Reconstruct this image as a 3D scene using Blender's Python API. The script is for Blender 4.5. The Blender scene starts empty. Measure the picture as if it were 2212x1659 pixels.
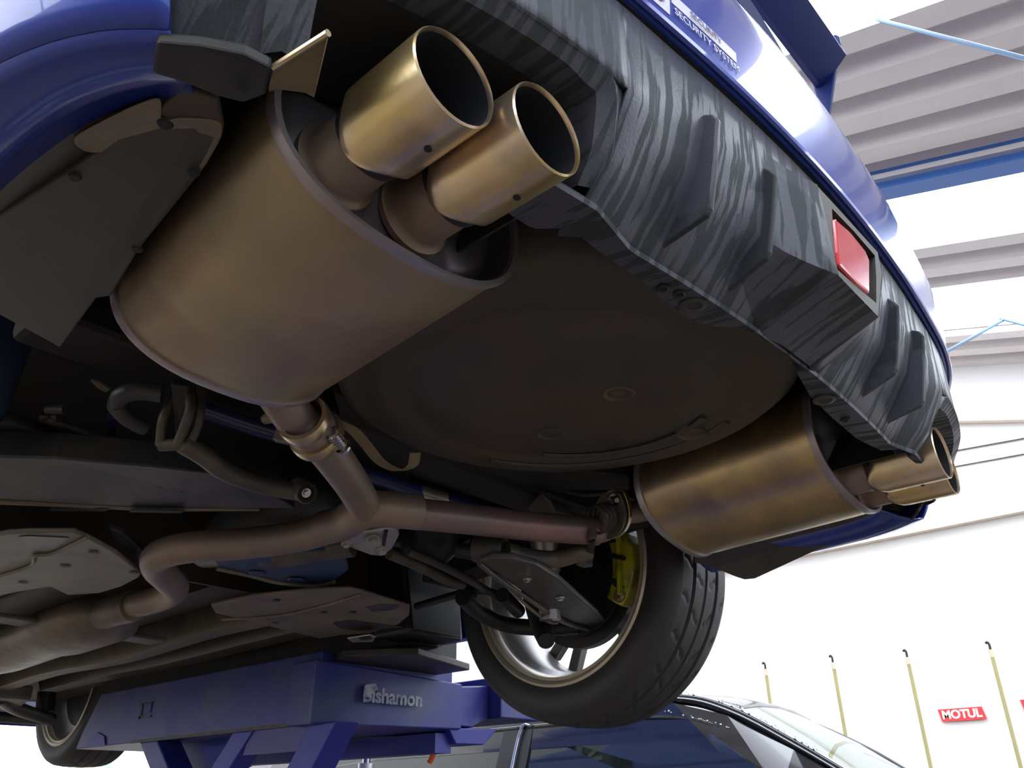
import bpy, bmesh, math, random
from math import sin, cos, pi, radians
from mathutils import Vector, Matrix
random.seed(7)
C = bpy.context.scene.collection
H = 1.25                      # height of the lifted car's tyre bottoms above the workshop floor
# ---------------------------------------------------------------- camera
F, CX, CY, CZ = 1793.0, -0.7875, -1.1986, -0.1497      # relative to the lifted car
YAW, PITCH, ROLL = radians(42.23), radians(26.81), radians(-0.54)
def _axes():
    d = Vector((cos(YAW)*cos(PITCH), sin(YAW)*cos(PITCH), sin(PITCH)))
    r = Vector((sin(YAW), -cos(YAW), 0)); u = r.cross(d)
    return r*cos(ROLL)+u*sin(ROLL), u*cos(ROLL)-r*sin(ROLL), d
R_, U_, D_ = _axes()
cam = bpy.data.cameras.new('camera'); co = bpy.data.objects.new('camera', cam); C.objects.link(co)
m = Matrix((R_, U_, -D_)).transposed().to_4x4(); m.translation = Vector((CX, CY, CZ+H)); co.matrix_world = m
cam.sensor_width = 36; cam.lens = 36*F/2212; cam.clip_start = .02; cam.clip_end = 200
bpy.context.scene.camera = co
def pick(px, py, ax, val):
    """measured point of the photograph on the plane axis=val (lifted car's coordinates)"""
    v = D_+R_*((px-1106)/F)-U_*((py-829.5)/F); c = Vector((CX, CY, CZ))
    return c+v*((val-c[ax])/v[ax])
def W(px, py, z): return pick(px, py, 2, z)
# ---------------------------------------------------------------- world, light, exposure
w = bpy.data.worlds.new('daylight'); bpy.context.scene.world = w; w.use_nodes = True
bg = w.node_tree.nodes['Background']; bg.inputs[0].default_value = (.80, .90, 1, 1); bg.inputs[1].default_value = 1.3
vs = bpy.context.scene.view_settings
vs.view_transform = 'Standard'; vs.look = 'None'; vs.gamma = 1; vs.use_curve_mapping = False; vs.exposure = 0.0
# ---------------------------------------------------------------- materials
def mat(name, c1, c2=None, rough=.5, metal=0, scale=8, lo=.35, hi=.65, stretch=(1,1,1), bump=0, bscale=60, coat=0, detail=4, c3=None, scale3=3, spec=.5, rvar=0):
    m = bpy.data.materials.new(name); m.use_nodes = True; n = m.node_tree.nodes; l = m.node_tree.links
    b = n['Principled BSDF']; b.inputs['Roughness'].default_value = rough; b.inputs['Metallic'].default_value = metal
    b.inputs['Base Color'].default_value = (*c1, 1); b.inputs['Coat Weight'].default_value = coat; b.inputs['Coat Roughness'].default_value = .04
    b.inputs['Specular IOR Level'].default_value = spec
    tc = n.new('ShaderNodeTexCoord')
    def noise(sc, st=(1,1,1), dt=4, dist=0):
        mp = n.new('ShaderNodeMapping'); mp.inputs['Scale'].default_value = st; l.new(tc.outputs['Object'], mp.inputs[0])
        t = n.new('ShaderNodeTexNoise'); t.inputs['Scale'].default_value = sc; t.inputs['Detail'].default_value = dt
        t.inputs['Distortion'].default_value = dist; l.new(mp.outputs[0], t.inputs['Vector']); return t
    def ramp(t, a, bb):
        r = n.new('ShaderNodeMapRange'); r.inputs['From Min'].default_value = a; r.inputs['From Max'].default_value = bb
        l.new(t.outputs['Fac'], r.inputs['Value']); return r
    if c2:
        r = ramp(noise(scale, stretch, detail), lo, hi)
        mx = n.new('ShaderNodeMix'); mx.data_type = 'RGBA'; l.new(r.outputs[0], mx.inputs[0])
        mx.inputs[6].default_value = (*c1, 1); mx.inputs[7].default_value = (*c2, 1); out = mx.outputs[2]
        if c3:
            r3 = ramp(noise(scale3), .5, .7); m3 = n.new('ShaderNodeMix'); m3.data_type = 'RGBA'; l.new(r3.outputs[0], m3.inputs[0])
            l.new(out, m3.inputs[6]); m3.inputs[7].default_value = (*c3, 1); out = m3.outputs[2]
        l.new(out, b.inputs['Base Color'])
        if rvar:
            rr = n.new('ShaderNodeMapRange'); rr.inputs['To Min'].default_value = rough; rr.inputs['To Max'].default_value = rough+rvar
            l.new(r.outputs[0], rr.inputs['Value']); l.new(rr.outputs[0], b.inputs['Roughness'])
    if bump:
        t = noise(bscale); bp = n.new('ShaderNodeBump'); bp.inputs['Strength'].default_value = bump; bp.inputs['Distance'].default_value = .004
        l.new(t.outputs['Fac'], bp.inputs['Height']); l.new(bp.outputs[0], b.inputs['Normal'])
    return m
def emit(name, c, s):
    m = bpy.data.materials.new(name); m.use_nodes = True; b = m.node_tree.nodes['Principled BSDF']
    b.inputs['Base Color'].default_value = (*c, 1); b.inputs['Emission Color'].default_value = (*c, 1); b.inputs['Emission Strength'].default_value = s
    return m
M = {}
M['blue'] = mat('blue_paint', (.012,.045,.36), rough=.28, coat=.9, metal=.15)
M['wingblue'] = mat('shaded_wing_blue', (.010,.022,.12), rough=.5, spec=.25)  # darker, duller body blue; dark reflection of lip and wing put into it
M['carbon'] = mat('weathered_carbon_plastic', (.060,.063,.086), (.022,.028,.036), rough=.42, scale=11, stretch=(9,.8,.8), lo=.485, hi=.525, bump=.12, bscale=420, detail=5, rvar=.25)
M['black'] = mat('black_plastic', (.008,.009,.011), (.016,.016,.018), rough=.5, scale=6)
M['gap'] = mat('dark_seal_strip', (.035,.027,.022), rough=.6)
M['steel'] = mat('weathered_steel', (.50,.375,.245), (.37,.315,.205), rough=.42, metal=.75, scale=7, lo=.35, hi=.65, bump=.05, bscale=90, c3=(.36,.25,.185), scale3=9)
M['steel2'] = mat('golden_steel', (.62,.47,.24), (.45,.33,.20), rough=.30, metal=.85, scale=14, bump=.04, bscale=150, c3=(.36,.28,.22), scale3=8)  # yellower, patchy steel of the far silencer
M['tip'] = mat('brushed_tip_steel', (.86,.70,.52), (.80,.60,.27), rough=.30, metal=.9, scale=11, stretch=(1,.6,1), bump=.03, bscale=200, lo=.45, hi=.6, c3=(.52,.42,.33), scale3=16)
M['tipin'] = mat('dark_bore', (.010,.012,.018), rough=.6)  # near-black for tip bores, holes, slots and bush rubbers
M['cap'] = mat('grey_end_cap', (.20,.18,.20), (.14,.125,.14), rough=.38, metal=.6, scale=8)
M['seam'] = mat('bright_seam', (.42,.38,.40), rough=.35, metal=.7)
M['pipe'] = mat('brown_pipe', (.30,.215,.165), (.22,.175,.15), rough=.5, metal=.5, scale=9, c3=(.27,.20,.20), scale3=5)
M['pipered'] = mat('rosy_pipe', (.30,.17,.16), (.20,.155,.15), rough=.42, metal=.55, scale=8)
M['zinc'] = mat('zinc_clamp', (.62,.50,.36), (.50,.38,.22), rough=.28, metal=.9, scale=20)
M['under'] = mat('underseal', (.066,.055,.041), (.048,.041,.033), rough=.48, scale=5, bump=.1, bscale=60, c3=(.075,.052,.030), scale3=4)
M['dark'] = mat('dark_cavity_shade', (.012,.012,.013), (.02,.018,.016), rough=.6, scale=5)  # near-black: the shade under the body is put into this colour
M['frame'] = mat('grey_subframe', (.050,.048,.050), (.030,.030,.034), rough=.42, scale=9, bump=.1, c3=(.07,.058,.046), scale3=11)
M['rust'] = mat('dusty_link', (.13,.105,.075), (.055,.050,.046), rough=.5, scale=12, metal=.2)
M['cover'] = mat('beige_floor_cover', (.175,.145,.105), (.135,.112,.082), rough=.5, scale=7, bump=.08, c3=(.12,.09,.08), scale3=14)
M['shield'] = mat('dusty_heat_shield', (.19,.14,.10), (.12,.10,.08), rough=.45, scale=16, metal=.3, bump=.5, bscale=25)
M['purple'] = mat('violet_painted_bar', (.022,.020,.085), rough=.35, coat=.3)
M['bluebar'] = mat('blue_painted_bar', (.010,.022,.12), rough=.35, coat=.3)
M['bluediff'] = mat('blue_steel_plate', (.02,.05,.14), (.03,.045,.09), rough=.5, scale=10)
M['alu'] = mat('cast_aluminium', (.60,.58,.55), (.42,.39,.35), rough=.35, metal=.8, scale=14)
M['rubber'] = mat('tyre_rubber', (.024,.024,.027), (.034,.031,.030), rough=.55, scale=6, bump=.06, bscale=200)
M['tyred'] = mat('dusty_tyre_rubber', (.05,.042,.036), (.030,.029,.030), rough=.55, scale=5)
M['rim'] = mat('dusty_alloy', (.66,.58,.45), (.50,.45,.38), rough=.38, metal=.6, scale=8)
M['rimin'] = mat('alloy_barrel', (.30,.28,.28), rough=.36, metal=.7)
M['caliper'] = mat('yellow_caliper', (.52,.50,.02), (.25,.25,.02), rough=.35, scale=22, lo=.45, hi=.6, coat=.3)
M['disc'] = mat('brake_disc', (.10,.095,.09), rough=.35, metal=.8)
M['red'] = mat('red_lens', (.62,.030,.040), rough=.22, coat=.6)
M['liftblue'] = mat('lift_blue_paint', (.022,.026,.21), (.034,.042,.20), rough=.42, scale=4, stretch=(3,3,.5), bump=.04, c3=(.045,.060,.16), scale3=7)
M['liftblue2'] = mat('lift_arm_paint', (.022,.028,.26), rough=.45)
M['liftpanel'] = mat('lift_violet_shade', (.055,.045,.20), rough=.5)  # lighting shade on the lift's blue, put into the panel colour as violet
M['grease'] = mat('greasy_edge', (.02,.018,.016), (.05,.04,.04), rough=.5, scale=30)
M['letter'] = mat('worn_white_letter', (.36,.38,.42), (.16,.20,.34), rough=.6, scale=60, lo=.45, hi=.62)
M['decal'] = mat('pale_sticker', (.72,.70,.80), rough=.4)
M['decaltext'] = mat('sticker_grey', (.22,.20,.34), rough=.4)
M['bpaint'] = mat('black_car_paint', (.008,.010,.012), rough=.12, coat=1)
M['seal'] = mat('black_trim', (.01,.011,.012), rough=.3)
M['droplet'] = mat('water_drop', (.8,.85,.9), rough=.02, metal=.2, coat=1)
M['wall'] = mat('white_wall', (.86,.84,.84), (.83,.80,.79), rough=.8, scale=1)
M['wallw'] = mat('dull_wall', (.40,.38,.36), rough=.8)
M['roof'] = mat('folded_roof_steel', (.76,.71,.72), (.71,.67,.69), rough=.6, scale=2)
M['roofweb'] = mat('folded_roof_web', (.60,.52,.50), rough=.6)
M['beamw'] = mat('cream_beam', (.72,.62,.53), rough=.6)
M['beamb'] = mat('blue_beam', (.05,.16,.50), rough=.5)
M['floor'] = mat('workshop_floor', (.115,.082,.055), (.09,.066,.045), rough=.5, scale=1.5)
M['wood'] = mat('pale_rod', (.38,.33,.14), rough=.5)
M['signred'] = mat('sign_red', (.80,.04,.05), rough=.5)
M['signwhite'] = mat('sign_white', (.9,.9,.9), rough=.5)
M['orange'] = mat('orange_plastic', (.80,.16,.03), rough=.5)
M['maroon'] = mat('maroon_side', (.20,.02,.05), rough=.5)
M['shelfm'] = mat('grey_shelf', (.10,.09,.07), rough=.6)
M['yellow'] = mat('yellow_strip', (.75,.50,.03), rough=.5)
M['cream'] = mat('cream_board', (.62,.55,.42), rough=.6)
M['chrome'] = mat('bright_rod', (.5,.5,.52), rough=.2, metal=1)
M['strap'] = mat('dusty_strap', (.20,.15,.075), (.13,.10,.06), rough=.6, scale=14)
M['cable'] = mat('blue_cable', (.08,.17,.30), rough=.5)
M['green'] = mat('pale_green_frame', (.55,.72,.58), rough=.5)
M['sky'] = emit('skylight_sheet', (.84,.92,1.0), 9.0)
M['winw'] = emit('west_daylit_glass', (.97,1.0,.95), 5.0)
M['win'] = emit('daylit_glass', (.95,1.0,.97), 2.5)
g = bpy.data.materials.new('tinted_glass'); g.use_nodes = True; b = g.node_tree.nodes['Principled BSDF']
b.inputs['Base Color'].default_value = (.012,.018,.016,1); b.inputs['Roughness'].default_value = .03; b.inputs['Coat Weight'].default_value = 1; M['glass'] = g
g = bpy.data.materials.new('clear_windscreen'); g.use_nodes = True; b = g.node_tree.nodes['Principled BSDF']
b.inputs['Base Color'].default_value = (.48,.60,.52,1); b.inputs['Roughness'].default_value = .02; b.inputs['Transmission Weight'].default_value = 1; b.inputs['IOR'].default_value = 1.05; b.inputs['Coat Weight'].default_value = .3; M['screen'] = g
# ---------------------------------------------------------------- mesh helpers (a geometry is (verts, faces))
def join(*gs):
    V, Fc = [], []
    for v, f in gs:
        o = len(V); V += [Vector(p) for p in v]; Fc += [tuple(i+o for i in q) for q in f]
    return V, Fc
def xf(g, mt): return [mt @ Vector(p) for p in g[0]], g[1]
def box(c, s, rot=None):
    v = [Vector((x*s[0]/2, y*s[1]/2, z*s[2]/2)) for x in (-1,1) for y in (-1,1) for z in (-1,1)]
    if rot is not None: v = [rot @ p for p in v]
    v = [p+Vector(c) for p in v]
    return v, [(0,1,3,2),(4,6,7,5),(0,4,5,1),(2,3,7,6),(0,2,6,4),(1,5,7,3)]
def rod_box(a, b, wd, ht, up=(0,0,1)):
    a, b = Vector(a), Vector(b); d = (b-a).normalized(); s = d.cross(Vector(up)).normalized(); u = s.cross(d)
    v = [p+s*i*wd/2+u*j*ht/2 for p in (a, b) for i in (-1,1) for j in (-1,1)]
    return v, [(0,1,3,2),(4,6,7,5),(0,4,5,1),(2,3,7,6),(0,2,6,4),(1,5,7,3)]
def slab(pts, thick):
    """polygon pushed along a thickness vector"""
    t = Vector(thick); n = len(pts); v = [Vector(p) for p in pts]; v += [p+t for p in v]
    f = [tuple(range(n)), tuple(range(2*n-1, n-1, -1))]+[(i, (i+1) % n, n+(i+1) % n, n+i) for i in range(n)]
    return v, f
def rings(rs, closed=True, caps=(False, False)):
    n = len(rs[0]); v = [p for r in rs for p in r]; f = []
    for i in range(len(rs)-1):
        for j in range(n if closed else n-1):
            k = (j+1) % n; f.append((i*n+j, i*n+k, (i+1)*n+k, (i+1)*n+j))
    if caps[0]: f.append(tuple(range(n-1, -1, -1)))
    if caps[1]: f.append(tuple(range((len(rs)-1)*n, len(rs)*n)))
    return v, f
def smooth_path(pts, k=6):
    P = [Vector(p) for p in pts]
    if len(P) < 3: return P
    out = []
    Q = [2*P[0]-P[1]]+P+[2*P[-1]-P[-2]]
    for i in range(1, len(Q)-2):
        for t in range(k):
            s = t/k; a, b, c, d = Q[i-1:i+3]
            out.append(.5*((2*b)+(c-a)*s+(2*a-5*b+4*c-d)*s*s+(3*b-a-3*c+d)*s**3))
    return out+[P[-1]]
def tube(pts, r, n=16, k=6, caps=(True, True), flat=1.0, curve=True):
    P = smooth_path(pts, k) if curve else [Vector(p) for p in pts]
    m = len(P); rs = []; up = None
    for i, p in enumerate(P):
        d = (P[min(i+1, m-1)]-P[max(i-1, 0)]).normalized()
        if up is None: up = d.orthogonal().normalized() if abs(d.z) > .9 else Vector((0,0,1))
        s = d.cross(up).normalized(); u = s.cross(d); up = u
        rad = r if not isinstance(r, (list, tuple)) else r[0]+(r[-1]-r[0])*i/(m-1) if len(r) == 2 else r[i]
        rs.append([p+s*cos(2*pi*j/n)*rad+u*sin(2*pi*j/n)*rad*flat for j in range(n)])
    return rings(rs, True, caps)
def lathe(c, axis, prof, n=48, caps=(False, False)):
    """profile of (distance along axis, radius)"""
    a = Vector(axis).normalized(); s = a.orthogonal().normalized(); u = a.cross(s); c = Vector(c)
    return rings([[c+a*h+(s*cos(2*pi*j/n)+u*sin(2*pi*j/n))*r for j in range(n)] for h, r in prof], True, caps)
def bolt(c, axis, r=.008, h=.008):
    g1 = lathe(c, axis, [(0, 0.0001), (0, r*1.5), (h*.3, r*1.5), (h*.3, r)], 12); g2 = lathe(c, axis, [(h*.3, r), (h, r), (h, .0001)], 6)
    return join(g1, g2)
def link(name, g, m, parent=None, smooth=False, bevel=0, solid=0, loc=None, sub=0):
    me = bpy.data.meshes.new(name); off = Vector(loc) if loc is not None else Vector((0,0,0))
    me.from_pydata([tuple(Vector(p)-off) for p in g[0]], [], g[1]); me.update()
    bm = bmesh.new(); bm.from_mesh(me); bmesh.ops.remove_doubles(bm, verts=bm.verts, dist=1e-5); bmesh.ops.recalc_face_normals(bm, faces=bm.faces); bm.to_mesh(me); bm.free()
    me.materials.append(M[m])
    if smooth:
        for p in me.polygons: p.use_smooth = True
        try: me.set_sharp_from_angle(angle=radians(38))
        except Exception: pass
    o = bpy.data.objects.new(name, me); C.objects.link(o); o.location = off
    if parent is not None: o.parent = parent
    if solid: s = o.modifiers.new('thickness', 'SOLIDIFY'); s.thickness = solid; s.offset = 0
    if bevel: bv = o.modifiers.new('bevel', 'BEVEL'); bv.width = bevel; bv.segments = 2; bv.limit_method = 'ANGLE'
    if sub: sb = o.modifiers.new('sub', 'SUBSURF'); sb.levels = sb.render_levels = sub
    return o
def tag(o, label=None, cat=None, group=None, kind=None):
    for k, v in (('label', label), ('category', cat), ('group', group), ('kind', kind)):
        if v: o[k] = v
    return o
def thing(name, loc, label, cat, group=None):
    e = bpy.data.objects.new(name, None); C.objects.link(e); e.location = loc; e.empty_display_size = .2
    return tag(e, label, cat, group)
def up(g): return [Vector(p)+Vector((0,0,H)) for p in g[0]], g[1]      # lifted car's coordinates -> room
def top(name, g, m, label, cat, group=None, **k):
    g = up(g); xs = [p.x for p in g[0]]; ys = [p.y for p in g[0]]; zs = [p.z for p in g[0]]
    return tag(link(name, g, m, loc=((min(xs)+max(xs))/2, (min(ys)+max(ys))/2, min(zs)), **k), label, cat, group)
def text(name, s, m, parent, origin, ex, ey, size, shear=0, ext=.0008, bold=0):
    cu = bpy.data.curves.new(name, 'FONT'); cu.body = s; cu.size = size; cu.extrude = ext; cu.shear = shear; cu.offset = bold; cu.align_x = 'CENTER'; cu.align_y = 'CENTER'
    o = bpy.data.objects.new(name+'_curve', cu); C.objects.link(o)
    dg = bpy.context.evaluated_depsgraph_get(); me = bpy.data.meshes.new_from_object(o.evaluated_get(dg)); bpy.data.objects.remove(o)
    ex = Vector(ex).normalized(); ey = Vector(ey); ey = (ey-ex*ey.dot(ex)).normalized(); ez = ex.cross(ey)
    mt = Matrix((ex, ey, ez)).transposed().to_4x4(); mt.translation = Vector(origin); me.transform(mt); me.materials.clear(); me.materials.append(M[m])
    t = bpy.data.objects.new(name, me); C.objects.link(t); t.parent = parent; return t
def struct(name, g, m, parent=None, **k):
    o = link(name, up(g) if parent is None else g, m, parent, **k)
    if parent is None: o['kind'] = 'structure'
    return o
# ================================================================ THE ROOM
struct('floor', box((1,1,-H-.05), (22,22,.1)), 'floor')
XW = 8.7
wall = struct('wall_east', box((XW+.1, 1, (1.2-H)/2), (.2, 20, 1.2+H)), 'wall')
link('upper_wall', up(slab([(XW,-9,1.2),(XW,11,1.2),(XW,11,7.45),(XW,-9,1.75)], (.2,0,0))), 'wall', wall)
ww = struct('wall_west', box((-8.1, 2, 1.0), (.2, 18, 4.5)), 'wallw')
w2 = struct('window_2', box((-7.98, 3.6, 1.75), (.04, 9.5, 2.6)), 'winw')
for k in range(6): link('mullion', up(box((-7.94, -1.1+1.88*k, 1.75), (.08,.09,2.6))), 'signwhite', w2)
wn = struct('wall_north', box((1, 11.1, 1.6), (20, .2, 5.69)), 'wall')
link('upper_wall', up(slab([(-9,11,4.44),(XW,11,4.44),(XW,11,7.0),(-9,11,7.0)], (0,.2,0))), 'wall', wn)
# sloping folded-steel roof: z = 4 + .285 y ; ribs run down the slope
ceil = struct('ceiling', slab([(-8,-7,4.0-.285*7+.35),(XW+.2,-7,4.0-.285*7+.35),(XW+.2,11.2,4+.285*11.2+.35),(-8,11.2,4+.285*11.2+.35)], (0,0,.02)), 'roof')
def rp(x, y, dz=0): return Vector((x, y, 4.0+.285*y+dz))
def strip(x0, x1, dz0, dz1, t=.006): return slab([rp(x0,-7,dz0), rp(x1,-7,dz1), rp(x1,11,dz1), rp(x0,11,dz0)], (0,0,t))
P_ = .39; x = XW-.1
bands = [(4.92,5.85),(6.72,7.66),(2.55,3.25),(-1.2,-.2),(-4.5,-3.6)]
for a, b in bands:
    q = link('skylight_sheet', up(strip(a, b, .02, .02)), 'sky', ceil)
n = 0; x = -7.8
while x < XW-.05:
    if not any(a-.02 < x+P_/2 < b+.02 for a, b in bands):
        q = link('roof_sheet', up(join(strip(x, x+.17, 0, 0), strip(x+.17, x+.20, 0, .15), strip(x+.20, x+.36, .15, .15), strip(x+.36, x+.39, .15, 0))), 'roof', ceil)
    x += P_
    n += 1
tag(top('roof_beam', join(rod_box(rp(4.74,-7,-.10), rp(4.74,11,-.10), .17, .02), rod_box(rp(4.74,-7,-.02), rp(4.74,11,-.02), .02, .15), rod_box(rp(4.74,-7,.05), rp(4.74,11,.05), .17, .02)), 'beamb',
    'blue steel roof beam beside the bright skylight band', 'beam'))
o = link('wall_beam', up(rod_box(rp(XW-.06,-7,-.62), rp(XW-.06,11,-.62), .10, .14)), 'beamw', wall)
o = link('wall_beam', up(rod_box((XW-.06,-8,2.46), (XW-.06,10,2.46), .10, .07)), 'beamw', wall)
# thin blue braces under the roof
for (a, b, sp, r, lab) in (((1895,42),(2260,138),(3.0,2.6),.011,'blue brace rod crossing the roof ribs above the wing'),
                        ((1990,790),(2170,690),(6.6,7.2),.014,'short pale blue brace rod rising beside the bumper corner'),
                        ((2160,688),(2260,715),(7.2,7.0),.012,'thin grey brace rod at the edge of the far skylight'),
                        ((1990,987),(2260,938),(7.6,7.4),.022,'upper of two thin rods behind the far exhaust tips'),
                        ((1990,1021),(2260,972),(7.6,7.4),.020,'lower of two thin rods behind the far exhaust tips')):
    A, B = pick(*a, 0, sp[0]), pick(*b, 0, sp[1])
    if b[0] > 2212: B = A+(B-A)*(3.0 if a[0] > 1950 else 1.6)
    if a[1] > 980: A = A-(B-A)*.8
    top('brace_rod', tube([A, B], r, 8), 'cable' if r < .015 else 'chrome', lab, 'rod')
# rods leaning on the white wall, signs between them
base = None
spots = [((1652,1434),'first','nearest the black car roof'), ((1797,1419),'second','rising behind the windscreen top'), ((1957,1407),'third','just before the red sign'), ((2136,1390),'fourth','between the two red signs')]
for (px, py), k, where in spots:
    T = pick(px, py, 0, XW-.12)
    e = thing('wall_post', (T.x, T.y, 0), 'thin pale post on the white wall, %s' % where, 'post', 'posts along the white wall')
    lz = T.z+H
    link('pole', lathe((0,0,0.01), (0,0,1), [(0,.018),(lz-.12,.018),(lz-.12,.0001)], 10, (True,False)), 'wood', e)
    link('socket', lathe((0,0,lz-.13), (0,0,1), [(0,.022),(.07,.024),(.07,.0001)], 10, (True,False)), 'cream', e)
    link('hook', tube([(0,0,lz-.06),(0,0,lz-.01),(0,.012,lz+.012),(0,.030,lz+.004)], .012, 8), 'black', e)
for i, (px, py) in enumerate(((2078,1543),(2262,1522))):
    c = pick(px, py, 0, XW-.02); lx = .43; hz = .115
    e = thing('oil_sign', (c.x, c.y, c.z+H), 'red sign with white lettering to the right of the third wall post' if i == 0 else 'red sign cut off by the edge of the photo, past the fourth wall post', 'sign', 'red signs on the white wall')
    link('plate', slab([(0,lx/2,hz/2),(0,-lx/2+.02,hz/2),(0,-lx/2,-hz/2),(0,lx/2-.02,-hz/2)], (-.01,0,0)), 'signred', e)
    text('lettering', 'MOTUL', 'signwhite', e, (-.013,0,0), (0,-1,0), (0,0,1), .108, shear=.0, bold=.004).scale = (1,1,1)
# window far ahead on the left and shelf things at the bottom
w1 = struct('window_1', box((3.6, 10.93, .20), (4.2, .04, 1.9)), 'win')
for k, xx in enumerate((1.6, 2.95, 4.15, 4.5, 5.6)): link('mullion', up(box((xx, 10.88, .20), (.08,.06,1.9))), 'green' if k else 'signwhite', w1)
link('lintel', up(box((3.6,10.88,1.22), (4.3,.08,.16))), 'signwhite', w1)
# ================================================================ BLACK CAR
def PX(px, py, x): return pick(px, py, 0, x)
bc = thing('parked_car', (3.1, 1.6, 0), 'black wet car parked behind the lift, roof and side windows below the raised wheel', 'car')
def rel(g): return [Vector(p)+Vector((-3.1,-1.6,H)) for p in g[0]], g[1]
near = [(2.43,4.9,-.25),(2.41,4.4,-.02),(2.38,3.6,.16),(2.36,2.6,.225),(2.35,1.8,.235),(2.35,1.2,.238),(2.35,.75,.228),(2.36,.52,.165),(2.42,.30,.035),(2.48,.10,-.10),(2.53,-.25,-.32)]
far = [(3.77,4.9,-.25),(3.77,4.4,0),(3.78,3.6,.19),(3.80,2.6,.26),(3.8,1.8,.275),(3.8,1.3,.28),(3.78,1.0,.265),(3.76,.80,.205),(3.72,.52,.07),(3.70,.28,-.08),(3.66,-.10,-.31)]
nr = [Vector(p) for p in near]; fr = [Vector(p) for p in far]
def rowr(i): return [nr[i].lerp(fr[i], t)+Vector((0,0,.05*4*t*(1-t))) for t in (0,.12,.3,.5,.7,.88,1)]
link('roof', rel(rings([rowr(i) for i in range(2,8)], False)), 'bpaint', bc, smooth=True, solid=.02)
link('rear_screen', rel(rings([rowr(i) for i in range(0,3)], False)), 'glass', bc, smooth=True, solid=.01)
link('windscreen', rel(rings([rowr(i) for i in range(7,11)], False)), 'screen', bc, smooth=True)
pill = tube([p+Vector((.0,0,0)) for p in nr], .030, 10, flat=.8)
link('roof_rail', rel(pill), 'bpaint', bc, smooth=True)
link('roof_rail', rel(tube(fr, .012, 8)), 'seal', bc, smooth=True)
belt = [(2.20,5.0,-.42),(2.17,3.5,-.40),(2.17,2.0,-.42),(2.20,.8,-.44),(2.25,-.1,-.46)]
link('drip_rail', rel(tube([p+Vector((-.035,0,-.075)) for p in nr[1:10]], .012, 8)), 'bpaint', bc, smooth=True)
def sidep(y, z):     # side surface, leaning in towards the roof
    t = (z+.42)/(.62); return Vector((2.17+.16*max(t,0)**1.3, y, z))
def sidepoly(pts): return slab([sidep(*p) for p in pts], (.02,0,0))
gl = [('rear_door_window', [(3.5,-.38),(1.72,-.40),(1.66,.14),(2.4,.135),(3.3,.08)]), ('front_door_window', [(1.56,-.42),(-.25,-.46),(-.18,-.40),(.14,-.20),(.36,-.05),(.56,.075),(.70,.13),(1.52,.145)])]
for nme, ps in gl: link(nme, rel(sidepoly(ps)), 'glass', bc)
link('centre_pillar', rel(slab([sidep(1.74,-.42)+Vector((-.01,0,0)), sidep(1.54,-.42)+Vector((-.01,0,0)), sidep(1.50,.16)+Vector((-.01,0,0)), sidep(1.68,.16)+Vector((-.01,0,0))], (.05,0,0))), 'seal', bc)
link('window_chrome', rel(tube([sidep(1.60,-.4)+Vector((-.02,0,0)), sidep(1.57,.12)+Vector((-.02,0,0)), sidep(1.50,.17)+Vector((-.02,0,0))], .007, 8)), 'chrome', bc)
link('cant_rail', rel(rings([[p+Vector((-.02,0,-.02)), sidep(p.y, min(p.z-.17,.10))+Vector((.012,0,0))] for p in nr[1:11]], False)), 'bpaint', bc, solid=.02)
low = [(4.95,-.95),(4.95,-.42),(3.5,-.38),(1.6,-.41),(.0,-.44),(-.9,-.55),(-1.35,-.68),(-1.4,-1.0)]
link('body_side', rel(join(slab([Vector((2.17,y,z)) for y, z in low], (1.75,0,0)))), 'bpaint', bc, bevel=.04)
for y in (3.9, -.5):
    for xx in (2.27, 3.75):
        link('wheel', rel(lathe((xx-.1,y,-H+.315), (1,0,0), [(0,.0001),(0,.19),(.02,.22),(0,.27),(.02,.31),(.18,.31),(.2,.27),(.2,.0001)], 32)), 'rubber', bc, smooth=True)
link('seat_back', rel(box((2.85,1.35,-.28), (.48,.16,.55))), 'black', bc, bevel=.05)
link('seat_back', rel(box((3.45,1.35,-.28), (.48,.16,.55))), 'black', bc, bevel=.05)
link('bonnet', rel(slab([(2.3,-.2,-.40),(3.8,-.2,-.40),(3.75,-1.3,-.60),(2.35,-1.3,-.60)], (0,0,.03))), 'bpaint', bc)
dv, df = [], []
for i in range(340):
    k = random.random()*7.2+1.2; a = nr[int(k)]; b2 = nr[int(k)+1]; pnt = a.lerp(b2, k % 1)+Vector((random.uniform(-.03,.03)+.01, 0, .034+random.uniform(-.006,.004)))
    if random.random() < .4: pnt += Vector((-.045,0,-.085))
    r = random.uniform(.0025,.006); g1 = lathe(pnt, (0,0,1), [(-r*.5,r),(r*.4,r*.8),(r*.8,.0001)], 6); o_ = len(dv); dv += g1[0]; df += [tuple(i+o_ for i in q) for q in g1[1]]
tag(link('water_drops', rel((dv, df)), 'droplet', bc), kind='stuff')
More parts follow.
